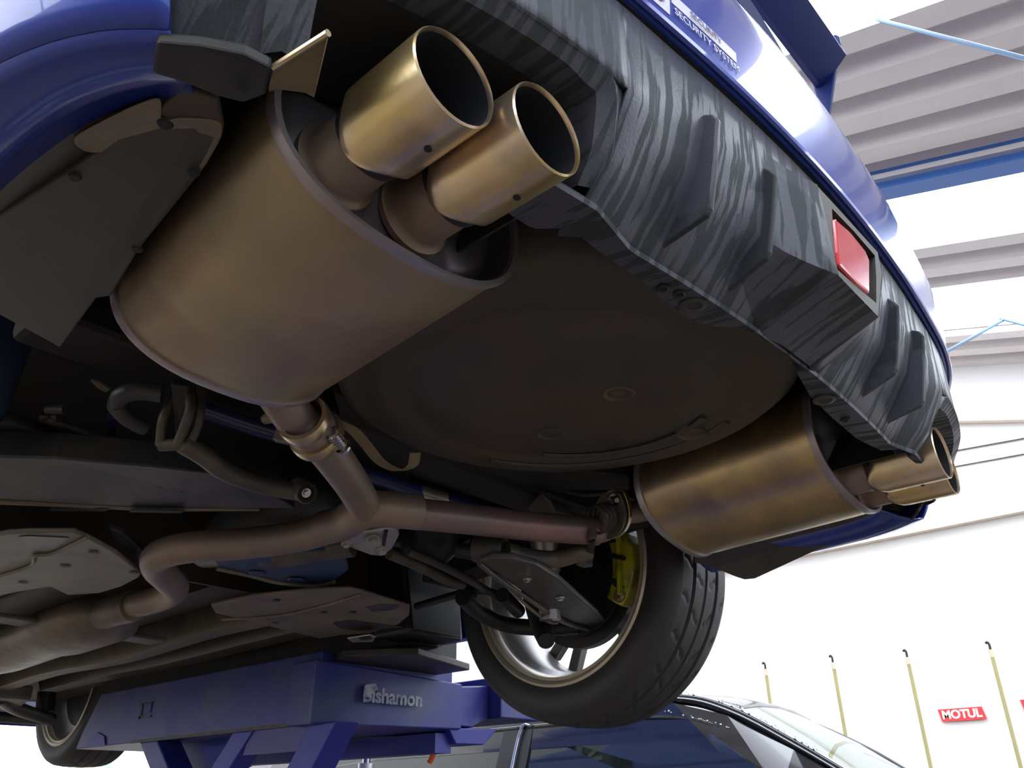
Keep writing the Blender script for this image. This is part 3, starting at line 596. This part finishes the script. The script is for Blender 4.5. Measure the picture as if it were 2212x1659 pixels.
# oval flange with bolts near the far silencer
fa = (R_*.72+D_*.68+U_*.10).normalized()
def plate_oval(c, ax, a, b2, th, m, par, name):
    s = Vector((0,0,1)).cross(ax).normalized(); u = ax.cross(s); s2 = (s*.8-u*.6).normalized(); u2 = ax.cross(s2)
    k = 32; pts = []
    for i in range(k):
        t = 2*pi*i/k; pts.append(c+s2*cos(t)*a+u2*sin(t)*b2*(1-.45*cos(t)**4))
    part(name, slab(pts, ax*th), m, par, bevel=.001); return s2
s2 = plate_oval(fl, fa, .052, .036, .008, 'zinc', yp, 'flange')
plate_oval(fl-fa*.010, fa, .050, .034, .006, 'rust', yp, 'flange')
for sg in (-1, 1): part('flange_bolt', bolt(fl-fa*.010+s2*sg*.037, -fa, .007, .016), 'chrome', yp)
for k in range(3): part('elbow_ring', lathe(fl-fa*(.018+.012*k), fa, [(-.003,.021),(0,.026),(.003,.021)], 24), 'frame', yp, smooth=True)
# near clamp
ca, cb = W(655,905,.258), W(705,965,.249); cd = (cb-ca).normalized(); cm = (ca+cb)/2
for k, (t, r_, m_) in enumerate(((-.030,.031,'zinc'),(-.012,.0285,'pipe'),(.004,.033,'zinc'))):
    part('clamp_band', lathe(cm+cd*t, cd, [(-.008,.0255),(-.008,r_),(-.004,r_+.001),(.004,r_+.001),(.008,r_),(.008,.0255)], 28), m_, yp, smooth=True)
cs = cd.cross(Vector((0,0,1))).normalized()
for k in range(6): part('clamp_spring', lathe(cm+cs*.030+Vector((0,0,-.012))+cd*(.008-.005*k), cd, [(-.0012,.006),(0,.0095),(.0012,.006)], 12), 'chrome', yp)
part('clamp_bolt', bolt(cm+cs*.030+Vector((0,0,-.012))+cd*.014, cd, .007, .012), 'chrome', yp)
part('clamp_lug', rod_box(cm-cs*.030+cd*.004, cm-cs*.052+cd*.0+Vector((0,0,.004)), .012, .016), 'rust', yp)
# hanger ribs ahead of the near silencer
for k in range(3): part('hanger', tube([W(575+k*18,905-k*4,.285), W(600+k*22,900+k*6,.272), W(628+k*18,893+k*2,.285)], .007, 8), 'strap', mufN, smooth=True)
# earth strap
stp = [W(722,912,.268), W(760,930,.27), W(790,962,.27), W(822,1000,.27), W(860,1018,.275), W(890,1008,.285), W(897,980,.30)]
sp_ = smooth_path(stp, 6); 
part('earth_strap', rings([[p+Vector((-.007,.004,0)), p+Vector((.007,-.004,.003))] for p in sp_], False), 'strap', yp, solid=.0015)
# mid silencer and heat-shielded tunnel pipe
part('front_pipe', tube([W(290,1308,.228), W(220,1328,.225), Vector((-.02,1.0,.217)), Vector((0,1.6,.20)), Vector((0,2.6,.20))], .033, 20), 'shield', yp, smooth=True)
res = []
for y, r_ in ((.66,.030),(.70,.052),(.75,.070),(.95,.074),(1.05,.066),(1.18,.070),(1.35,.074),(1.55,.066),(1.68,.040)):
    res.append([Vector((-.01+r_*1.25*cos(2*pi*j/28), y, .225+r_*.75*sin(2*pi*j/28))) for j in range(28)])
part('resonator', rings(res, True, (True,True)), 'shield', yp, smooth=True)
# ---------------------------------------------------------------- spare wheel well
pc = Vector((0,-.583,0)); prof = [(.43,.330),(.385,.322),(.350,.305),(.337,.288),(.332,.265),(.332,.235),(.336,.225),(.336,.205),(.332,.195),(.330,.12),(.330,.001)]
vv = []
for z, r_ in prof: vv.append([pc+Vector((r_*cos(t)*1.0, r_*sin(t), z-.0)) for t in lin(0, 2*pi*71/72, 72)])
well = part('spare_wheel_well', rings(vv, True), 'under', car, smooth=True)
for q_, m_ in (((1337,850),'rust'),((1493,937),'rust'),((1190,937),'under')):
    c = W(*q_, .330); part('drain_plug', lathe(c, (0,0,-1), [(-.006,.024),(.0015,.0215),(.0025,.019),(.0005,.0165),(-.001,.015),(.0005,.004),(.0005,.0001)], 28), m_ if m_ != 'cover' else 'frame', well, smooth=True)
part('shaded_gap', slab([W(1655,712,.33), W(1700,730,.33), W(1748,775,.33), W(1735,800,.33), W(1690,760,.33), W(1650,722,.33)], (0,0,.01)), 'tipin', well)  # near-black sheet painted in for the shaded gap between well and bumper
part('well_rib', tube([pc+Vector((.245*cos(t), .245*sin(t), .331)) for t in lin(-.5, 1.2, 20)], .006, 8, flat=.5), 'under', well, smooth=True)
part('well_rib', tube([pc+Vector((.18*cos(t)+.03, .18*sin(t), .331)) for t in lin(-.6, 1.0, 20)], .005, 8, flat=.5), 'under', well, smooth=True)
part('boot_rail', slab([W(720,850,.36), W(960,905,.36), W(1130,1010,.36), W(1360,1030,.36), W(1360,1060,.37), W(1120,1060,.37), W(900,990,.37), W(735,905,.37)], (0,0,.03)), 'dark', car, bevel=.004)
part('rear_crossmember', join(rod_box((-.55,-.20,.40), (.60,-.20,.40), .10, .08)), 'dark', car, bevel=.01)
# ---------------------------------------------------------------- rear subframe and links
sf = part('subframe', slab([W(-60,985,.262), W(120,990,.262), W(330,1008,.262), W(480,1025,.264), W(600,1075,.266), W(640,1100,.266), W(560,1098,.262), W(300,1100,.256), W(100,1085,.252), W(-60,1075,.252)], (.01,.03,.05)), 'frame', car, bevel=.004)
part('flange_lip', slab([W(-60,1088,.250), W(100,1094,.250), W(330,1105,.252), W(560,1104,.258), W(560,1101,.260), W(330,1098,.256), W(100,1086,.254), W(-60,1078,.254)], (0,.0,.003)), 'cover', sf)
for q_ in ((345,1052),(392,1062)): part('bolt_hole', lathe(W(*q_, .256), (0,0,-1), [(0,.0001),(.001,.004),(.0015,.0001)], 10), 'tipin', sf)
for a_, b_ in (((112,1100),(235,1101)),((285,1103),(400,1105))):
    part('lip_slot', slab([W(a_[0],a_[1]-2,.2495), W(b_[0],b_[1]-2,.2515), W(b_[0]-8,b_[1]+4,.2515), W(a_[0]-6,a_[1]+4,.2495)], (0,0,.0012)), 'tipin', sf)
part('stabiliser_bar', tube([W(252,880,.31), W(262,855,.315), W(300,845,.32), W(350,850,.32)], .012, 14), 'frame', car, smooth=True)
part('stabiliser_bar', tube([W(250,880,.305), W(275,905,.30), W(310,925,.30)], .010, 14), 'frame', car, smooth=True)
lk = part('lateral_link', tube([W(395,958,.262), W(440,985,.256), W(480,1015,.252), W(540,1040,.250), W(600,1055,.249), W(650,1063,.248)], .0128, 18), 'rust', car, smooth=True)
bc_ = W(655,1060,.248); bx = (R_*.55-U_*.15-D_*.8).normalized()
part('bush', lathe(bc_, bx, [(-.02,.0150),(.014,.0155),(.016,.014),(.008,.012),(.008,.0001)], 28), 'rust', lk, smooth=True)
part('bush_rubber', lathe(bc_+bx*.009, bx, [(0,.0115),(.003,.007),(.003,.0001)], 24), 'tipin', lk, smooth=True)
part('bush_bolt', bolt(bc_+bx*.011, bx, .0045, .006), 'chrome', lk)
hg = part('hanger_bracket', join(tube([W(408,835,.335), W(412,880,.30), W(400,920,.28), W(385,958,.262)], .007, 10), tube([W(428,838,.335), W(433,885,.30), W(425,925,.28), W(408,960,.262)], .006, 10), tube([W(345,962,.262), W(385,960,.262), W(412,962,.262)], .008, 10), tube([W(345,962,.262), W(352,905,.29), W(375,862,.32)], .006, 10)), 'rust', car, smooth=True)
part('hanger_rubber', slab([W(368,830,.325), W(408,835,.325), W(398,950,.27), W(380,955,.27)], (0,0,.01)), 'black', hg, bevel=.002)
part('clip_tag', slab([W(195,822,.34), W(215,828,.34), W(238,842,.34), W(228,848,.34), W(210,838,.34)], (0,0,.003)), 'cover', car)
part('spring_mount', lathe(Vector((-.565,.02,.33)), (.1,0,1), [(-.02,.06),(0,.075),(.05,.075),(.2,.07)], 28, (True,False)), 'bluediff', car, smooth=True)
part('brake_hose', tube([W(100,905,.33), W(200,940,.33), W(300,965,.325), W(375,985,.32)], .006, 10), 'rust', car, smooth=True)
part('link_rod', tube([W(10,930,.34), W(140,945,.34), W(235,962,.335), W(370,992,.33)], .008, 10), 'frame', car, smooth=True)
for q_ in ((120,885),(108,902),(52,922)): part('hose_clip', lathe(W(*q_, .335), R_, [(-.012,.007),(.012,.007)], 10, (True,True)), 'frame', car)
part('link_rod', tube([W(240,900,.34), W(243,960,.335), W(240,1000,.33)], .006, 10), 'purple', car, smooth=True)
# violet and blue bar with silver joint
part('violet_bar', tube([W(435,885,.335), W(540,920,.335), W(650,955,.335), W(760,1012,.337), W(800,1030,.338)], .0125, 16), 'purple', car, smooth=True)
bb = part('blue_bar', tube([W(790,1025,.338), W(850,1045,.340), W(905,1062,.342)], .0125, 16), 'bluebar', car, smooth=True)
part('silver_joint', tube([W(903,1061,.342), W(962,1078,.344)], .0120, 16), 'alu', bb, smooth=True)
part('blue_end', tube([W(960,1077,.344), W(1020,1095,.346)], .0115, 16), 'bluebar', bb, smooth=True)
# differential, mounts, blue plate
df_ = []
for y, r_ in ((-.02,.02),(.0,.06),(.06,.085),(.16,.095),(.26,.08),(.36,.05),(.42,.04)):
    df_.append([Vector((.04+r_*cos(2*pi*j/28), y, .325+r_*.85*sin(2*pi*j/28))) for j in range(28)])
diff = part('differential', rings(df_, True, (True,True)), 'frame', car, smooth=True)
mt_ = part('aluminium_mount', slab([W(728,1165,.262), W(745,1150,.262), W(790,1150,.262), W(858,1140,.268), W(862,1158,.266), W(848,1185,.262), W(826,1202,.258), W(800,1200,.256), W(752,1182,.258)], (0,0,.02)), 'alu', diff, bevel=.003)
for q_, r_ in (((826,1187),.009),((805,1162),.010),((748,1172),.008)): part('mount_bolt', bolt(W(*q_, .259), (0,-.3,-1), r_*.8, .008), 'alu', diff)
part('mount_rubber', slab([W(830,1150,.259), W(838,1148,.259), W(832,1180,.257), W(824,1178,.257)], (0,0,.003)), 'tipin', diff)
part('support_plate', slab([W(462,1212,.25), W(520,1195,.25), W(700,1190,.25), W(745,1205,.25), W(752,1232,.252), W(720,1255,.252), W(680,1263,.25), W(600,1255,.246), W(540,1240,.246), W(475,1228,.248)], (0,0,.012)), 'bluediff', diff, bevel=.002)
part('support_lip', tube([W(468,1228,.246), W(540,1243,.244), W(600,1258,.244), W(680,1266,.248), W(722,1257,.25)], .0045, 8), 'cover', diff, smooth=True)
for q_ in ((556,1238),(640,1253)): part('oval_hole', lathe(W(*q_, .2445), (0,0,-1), [(0,.0001),(0,.017),(.002,.015),(.002,.0001)], 20), 'bluebar', diff)
part('drive_housing', tube([W(605,1205,.255), W(680,1192,.258), W(760,1180,.265)], .030, 20, flat=.6), 'rust', diff, smooth=True)
part('half_shaft', tube([Vector((.12,.12,.33)), Vector((.35,.06,.33)), Vector((.60,.0,.325))], .016, 14), 'frame', car, smooth=True)
for xx in (.16,.50): part('shaft_boot', lathe(Vector((xx,.10-.1*(xx-.16)/.34,.33)), (1,-.15,0), [(0,.045)]+[(.012*k, .04-.004*k+(.006 if k % 2 else 0)) for k in range(1,7)], 20), 'black', car, smooth=True)
part('half_shaft', tube([Vector((-.12,.12,.33)), Vector((-.35,.06,.33)), Vector((-.60,.0,.325))], .016, 14), 'frame', car, smooth=True)
part('strut_rod', tube([W(840,1195,.265), W(905,1222,.262), W(960,1250,.26), W(1000,1262,.26)], .011, 12), 'rust', car, smooth=True)
part('strut_rod', tube([W(880,1190,.27), W(940,1215,.268), W(1010,1250,.262), W(1060,1280,.26), W(1100,1290,.26)], .0085, 12), 'frame', car, smooth=True)
part('coil_cover', lathe(Vector((.30,.02,.30)), (.2,.1,1), [(-.03,.03),(0,.055),(.10,.06),(.2,.055)], 24, (True,False)), 'black', car, smooth=True)
# side brace and brackets above the far branch pipe
part('cross_brace', tube([W(800,960,.40), W(950,1000,.395), W(1060,1040,.39), W(1150,1085,.385), W(1175,1105,.38)], .011, 10), 'frame', car, smooth=True)
part('cross_brace', tube([W(760,905,.41), W(880,945,.40), W(1000,985,.40), W(1100,1015,.39)], .012, 10), 'dark', car, smooth=True)
part('floor_bracket', slab([W(1140,1100,.34), W(1170,1068,.345), W(1190,1085,.345), W(1200,1105,.34), W(1255,1118,.335), W(1280,1135,.33), W(1200,1130,.33)], (0,0,.006)), 'rust', car, bevel=.001)
part('brake_line', tube([W(1100,1030,.38), W(1180,1050,.385), W(1260,1068,.38), W(1320,1065,.38), W(1370,1080,.375)], .005, 8), 'frame', car, smooth=True)
# right-hand suspension
arm_ = part('trailing_arm', slab([W(1035,1215,.205), W(1060,1207,.206), W(1110,1208,.207), W(1160,1222,.208), W(1205,1250,.209), W(1245,1285,.21), W(1290,1325,.21), W(1308,1345,.21), W(1285,1362,.206), W(1240,1355,.202), W(1190,1325,.200), W(1130,1280,.202), W(1070,1238,.204)], (0,0,.012)), 'frame', car, bevel=.004)
part('arm_edge', tube([W(1035,1217,.203), W(1080,1253,.200), W(1150,1300,.196), W(1215,1343,.196), W(1270,1360,.199)], .0045, 8), 'rust', arm_, smooth=True)
part('arm_rib', tube([W(1105,1275,.198), W(1140,1310,.192), W(1185,1343,.190), W(1205,1345,.192)], .0035, 8), 'cover', arm_, smooth=True)
for q_ in ((1138,1250),(1210,1290)): part('arm_bolt', bolt(W(*q_, .206), (0,0,-1), .006, .006), 'chrome', arm_)
part('lateral_link', tube([W(1090,1190,.235), W(1150,1205,.235), W(1200,1208,.238), W(1250,1195,.245), W(1275,1190,.25)], .0155, 14), 'rust', car, smooth=True)
bu = W(1086,1188,.236); part('arm_bush', lathe(bu, (R_-D_*.35).normalized(), [(-.05,.024),(.0,.024),(.004,.022),(.002,.018),(-.004,.0001)], 24), 'frame', car, smooth=True)
hr = part('hanger_bracket', slab([W(1270,1165,.25), W(1290,1160,.25), W(1282,1195,.245), W(1280,1225,.242), W(1262,1228,.24), W(1245,1222,.24), W(1268,1200,.244)], (0,0,.02)), 'rust', car, bevel=.002)
part('hanger_rubber', slab([W(1272,1170,.248), W(1286,1165,.248), W(1280,1215,.241), W(1268,1215,.241)], (0,0,-.003)), 'black', hr, bevel=.001)
dm = part('shock_absorber', lathe(Vector((.545,-.085,.235)), (-.08,0,1), [(-.05,.0001),(-.05,.022),(.03,.022),(.035,.030)]+[(.04+.012*k,.031 if k % 2 else .024) for k in range(5)]+[(.12,.035),(.3,.035)], 24), 'rimin', car, smooth=True)
cs_ = []
for i in range(90): t = i/90*6*2*pi; cs_.append(Vector((.55+.05*cos(t), -.085+.05*sin(t), .33+.0028*i)))
part('coil_spring', tube(cs_, .006, 8, curve=False), 'black', dm, smooth=True)
part('knuckle', tube([W(1180,1385,.15)+Vector((0,0,.0)), Vector((.60,-.02,.19)), Vector((.61,0,.25)), Vector((.61,.01,.33)), Vector((.60,0,.42))], [.018,.045], 16), 'black', car, smooth=True)
part('radius_rod', tube([W(1000,1290,.24), W(1040,1325,.225), W(1100,1350,.212), W(1180,1356,.205), W(1250,1352,.205)], .018, 16), 'black', car, smooth=True)
part('brake_hose', tube([W(900,1310,.26), W(960,1292,.26), W(1030,1275,.26), W(1090,1290,.25), W(1110,1310,.24)], .0085, 12), 'black', car, smooth=True)
part('hose_boot', tube([W(1085,1285,.245), W(1120,1320,.232)], .016, 14), 'black', car, smooth=True)
part('wheel_arch_liner', rings([[Vector((.60,.0+.37*cos(t),.33+.37*sin(t))), Vector((.79,.0+.37*cos(t),.33+.37*sin(t)))] for t in lin(.05, pi-.05, 24)], False), 'black', car, solid=.004)
part('wheel_arch_liner', rings([[Vector((-.60,.0+.37*cos(t),.33+.37*sin(t))), Vector((-.79,.0+.37*cos(t),.33+.37*sin(t)))] for t in lin(.05, pi-.05, 24)], False), 'black', car, solid=.004)
part('arch_inner_wall', slab([(.58,-.36,.42),(.58,-.30,.62),(.58,.35,.66),(.58,.52,.5),(.58,.52,.36),(.58,.2,.42)], (.01,0,0)), 'dark', car)
part('side_rail', rod_box((.60,.30,.36), (.60,-.85,.42), .08, .06), 'dark', car)
part('sill_end', slab([(.56,.36,.22),(.74,.36,.22),(.78,.42,.30),(.78,.42,.5),(.56,.42,.5)], (0,.14,0)), 'black', car, bevel=.01)
# ---------------------------------------------------------------- floor covers, sills, rails
def cover(pts, z, nm='floor_cover', m_='cover', dz=.008, par=None): return part(nm, slab([W(a, b2, z) for a, b2 in pts], (0,0,dz)), m_, par or car, bevel=.003)
cl = cover([(-60,1165),(15,1153),(60,1150),(160,1150),(195,1165),(250,1195),(305,1238),(300,1248),(262,1268),(215,1282),(145,1286),(110,1268),(60,1275),(-60,1300)], .225)
cover([(40,1160),(60,1158),(150,1162),(115,1188),(80,1192)], .2235, 'cover_recess', 'frame', .001, cl)
part('cover_bead', tube([W(-60,1260,.223), W(60,1225,.223), W(75,1200,.223), W(115,1195,.223), W(190,1160,.223)], .0035, 8), 'cover', cl, smooth=True)
for q_ in ((142,1222),(50,1258),(203,1192),(290,1236)): part('cover_hole', lathe(W(*q_, .2245), (0,0,-1), [(0,.0001),(.001,.009),(.0012,.0001)], 14), 'gap', cl)
cr = cover([(455,1308),(540,1290),(660,1278),(755,1274),(790,1282),(845,1300),(885,1312),(884,1330),(860,1350),(800,1368),(740,1372),(690,1380),(600,1358),(510,1335),(465,1325)], .225)
part('cover_bead', tube([W(480,1338,.223), W(600,1330,.223), W(700,1308,.223), W(780,1284,.223)], .0035, 8), 'cover', cr, smooth=True)
cover([(790,1312),(820,1306),(865,1308),(850,1318),(805,1322)], .2235, 'cover_recess', 'frame', .001, cr)
cover([(718,1345),(760,1340),(870,1355),(790,1362),(735,1358)], .2235, 'cover_recess', 'frame', .001, cr)
for q_ in ((700,1322),(595,1345),(598,1296),(762,1322)): part('cover_hole', lathe(W(*q_, .2245), (0,0,-1), [(0,.0001),(.001,.008),(.0012,.0001)], 14), 'gap', cr)
cover([(750,1380),(800,1372),(812,1377),(806,1387),(760,1388)], .20, 'jack_tab', 'alu', .004, cr)
cover([(775,1378),(800,1375),(804,1381),(780,1384)], .1985, 'tab_hole', 'tipin', .001, cr)
part('sill', join(rod_box((.70,.46,.265), (.70,2.25,.25), .12, .10)), 'frame', car, bevel=.015)
part('sill_seam', rod_box((.715,.50,.205), (.715,2.2,.195), .012, .04), 'cover', car)
part('sill_seam', rod_box((.66,.62,.225), (.66,1.9,.215), .03, .008), 'cover', car)
part('sill', join(rod_box((-.70,.46,.265), (-.70,2.25,.25), .12, .10)), 'frame', car, bevel=.015)
for q_ in ((.60,.212),(.78,.21)): part('seam_bolt', bolt(Vector((.708,q_[0],q_[1]-.004)), (-1,0,0), .006, .005), 'black', car)
rl = part('floor_rail', rings([[Vector((.30+dx, y, .262+dz-.006*sin(y*6))) for dx, dz in ((-.05,.03),(-.035,-.03),(.02,-.03),(.035,-.01),(.06,-.01),(.075,.03))] for y in lin(.55,2.5,24)], False), 'cover', car, smooth=True, solid=.003)
part('floor_rail', rings([[Vector((.47+dx, y, .265+dz-.004*sin(y*5+1))) for dx, dz in ((-.05,.03),(-.03,-.025),(.03,-.025),(.05,.03))] for y in lin(.6,2.3,20)], False), 'under', car, smooth=True, solid=.003)
part('floor_rail', rings([[Vector((-.32+dx, y, .262+dz)) for dx, dz in ((-.05,.03),(-.03,-.03),(.03,-.03),(.05,.03))] for y in lin(.6,2.5,20)], False), 'cover', car, smooth=True, solid=.003)
part('tunnel_brace', slab([(-.22,.86,.222),(.22,.90,.222),(.22,.98,.222),(-.22,.94,.222)], (0,0,.01)), 'rust', car, bevel=.003)
part('drain_bracket', slab([W(235,1140,.26), W(262,1150,.26), W(310,1190,.255), W(300,1210,.25), W(255,1180,.25), W(246,1170,.25)], (0,0,.01)), 'frame', car, bevel=.002)
# front underbody
part('front_subframe', join(slab([(-.35,2.25,.20),(.40,2.25,.20),(.46,2.55,.19),(.30,2.85,.19),(-.30,2.85,.19),(-.45,2.5,.19)], (0,0,.05))), 'cover', car, bevel=.01)
part('front_arm', join(tube([(.33,2.35,.21),(.45,2.50,.19),(.62,2.62,.17)], .025, 12), tube([(.30,2.85,.20),(.45,2.75,.18),(.62,2.66,.17)], .020, 12)), 'frame', car, smooth=True)
part('front_arm', tube([(.10,3.0,.20),(.40,2.90,.19),(.62,2.75,.20)], .012, 10), 'rust', car, smooth=True)
part('front_bumper', slab([(-.78,3.15,.18),(.78,3.15,.18),(.80,3.20,.30),(.75,3.45,.30),(.5,3.55,.2),(-.5,3.55,.2),(-.75,3.45,.3)], (0,0,.03)), 'bluebar', car)
part('sump', join(box((0,2.6,.26), (.4,.5,.14))), 'black', car, bevel=.03)
part('front_shock', tube([(.60,2.65,.2),(.56,2.65,.55)], .035, 14), 'black', car, smooth=True)
# ---------------------------------------------------------------- wheels
def wheel(cx, cy, cz, sg, res, name='wheel', label=None, spare=False):
    """axle along x; sg=+1: outer side at larger x. The wheel mesh is the tyre with its rim, spokes, brake as children"""
    xi = cx-sg*.105
    prof = [(0,.243),(-.006,.252),(-.012,.275),(-.010,.298),(.004,.314),(.020,.3215),(.05,.3255),(.075,.3265),(.105,.327),(.135,.3265),(.160,.3255),(.190,.3215),(.206,.314),(.220,.298),(.222,.275),(.216,.252),(.210,.243)]
    sec = []
    # finer tread
    P2 = []
    for a, b2 in zip(prof, prof[1:]):
        st = 6 if .018 <= a[0] <= .19 and b2[1] > .32 else 2
        for k in range(st): P2.append((a[0]+(b2[0]-a[0])*k/st, a[1]+(b2[1]-a[1])*k/st))
    P2.append(prof[-1])
    nn = res; rs = []
    for h, r in P2:
        row = []
        for j in range(nn):
            th = 2*pi*j/nn; rr = r
            if r > .318:
                g_ = 0
                for gx in (.060,.105,.150):
                    if abs(h-gx) < .0042: g_ = .0065
                ph = (th/(2*pi)*26+ (h-.105)*11*(1 if h > .105 else -1)) % 1
                if ph < .075 and (.026 < h < .052 or .070 < h < .095 or .118 < h < .142 or h > .165) : g_ = max(g_, .0045)
                pass
                rr -= g_
            row.append(Vector((xi+sg*h, cy+rr*cos(th), cz+rr*sin(th))))
        rs.append(row)
    t = part(name, rings(rs, True), 'rubber', car, smooth=True)
    if label: tag(t, label)
    ax = (sg,0,0); c0 = Vector((xi,cy,cz))
    part('rim_lip', lathe(c0, ax, [(.004,.252),(-.006,.251),(-.009,.246),(-.006,.240),(-.001,.237),(.000,.230),(.010,.226),(.020,.226)], 96), 'rim', t, smooth=True)
    part('rim_barrel', lathe(c0, ax, [(.020,.226),(.034,.224),(.05,.214),(.09,.210),(.15,.212),(.19,.226),(.205,.236),(.212,.248)], 96), 'rimin', t, smooth=True)
    for k in range(5):
        a = radians(72*k+20)
        for da in (-.17,.17):
            r0, r1 = .055, .225; pa = c0+Vector((sg*.165, r0*cos(a+da*.5), r0*sin(a+da*.5))); pb = c0+Vector((sg*.185, r1*cos(a+da), r1*sin(a+da)))
            part('spoke', rod_box(pa, pb, .030, .022, up=ax), 'rimin', t, bevel=.004)
    part('hub', lathe(c0, ax, [(.10,.0001),(.10,.07),(.15,.075),(.185,.06),(.19,.0001)], 32), 'black', t, smooth=True)
    return t, c0, ax
wr, c0, ax = wheel(.783, 0, .3239, 1, 336, label='black tyre of the rear wheel beyond the lift with a dusty alloy rim')
part('brake_disc', lathe(c0, ax, [(.085,.0001),(.085,.06),(.085,.160),(.107,.160),(.107,.06)], 64), 'disc', wr, smooth=True)
part('dust_shield', lathe(c0, ax, [(.070,.05),(.066,.10),(.070,.135),(.074,.138)], 48), 'black', wr, smooth=True)
def calp(t0, t1, ri, ro, x0, x1, k=10):
    rs = []
    for i in range(k+1):
        t = t0+(t1-t0)*i/k; e1_ = .75+.25*sin(pi*i/k)
        rs.append([c0+Vector((x, r*cos(t), r*sin(t))) for x, r in ((x0,ri),(x0-.010*e1_,(ri+ro)/2),(x0,ro*e1_**.2),(x1,ro*e1_**.2),(x1,ri))])
    return rings(rs, True, (True,True))
cal = part('brake_caliper', calp(radians(152), radians(212), .142, .200, .022, .13), 'caliper', wr, bevel=.004)
for a_, r_, s_ in ((206,.178,.010),(186,.165,.006),(160,.172,.008)):
    tt = radians(a_); part('caliper_bolt', bolt(c0+Vector((.016, r_*cos(tt), r_*sin(tt))), (-1,0,0), s_, .008), 'zinc', wr)
for a_, w_ in ((196,.035),(176,.045),(162,.03)):
    tt = radians(a_); part('caliper_recess', rod_box(c0+Vector((.012,.150*cos(tt),.150*sin(tt))), c0+Vector((.012,.182*cos(tt+.08),.182*sin(tt+.08))), .010, w_*.7, up=(1,0,0)), 'black', wr, bevel=.002)
part('caliper_bridge', rod_box(c0+Vector((.006,.190*cos(radians(158)),.190*sin(radians(158)))), c0+Vector((.006,.186*cos(radians(205)),.186*sin(radians(205)))), .008, .014, up=(1,0,0)), 'caliper', wr, bevel=.002)
wf, c1, ax1 = wheel(.783, 2.65, .3239, 1, 180, label='front wheel at the far end of the lift with a dusty tyre')
part('brake_disc', lathe(c1, ax1, [(.085,.0001),(.085,.06),(.085,.165),(.107,.165),(.107,.06)], 48), 'disc', wf, smooth=True)
part('dust_shield', lathe(c1, ax1, [(.060,.02),(.055,.12),(.060,.170),(.068,.172)], 40), 'black', wf, smooth=True)  # dark disc added to keep the inside of the front rim dark
wheel(-.783, 0, .3239, -1, 96)
wheel(-.783, 2.65, .3239, -1, 96)
# inner corner panel on the far side under the silencer
rp_ = [HP(1950,1088,-.74), HP(1956,1100,-.74)]
fc = part('far_corner_liner', slab([PX(1500,1215,.66), PX(1545,1228,.68), PX(1590,1246,.70), PX(1608,1252,.705), PX(1630,1250,.71), PX(1945,1105,.72), PX(1955,1096,.72), PX(1930,1040,.70), PX(1880,1040,.66), PX(1700,1080,.62), PX(1500,1150,.62)], (.006,0,.004)), 'frame', car, bevel=.001)
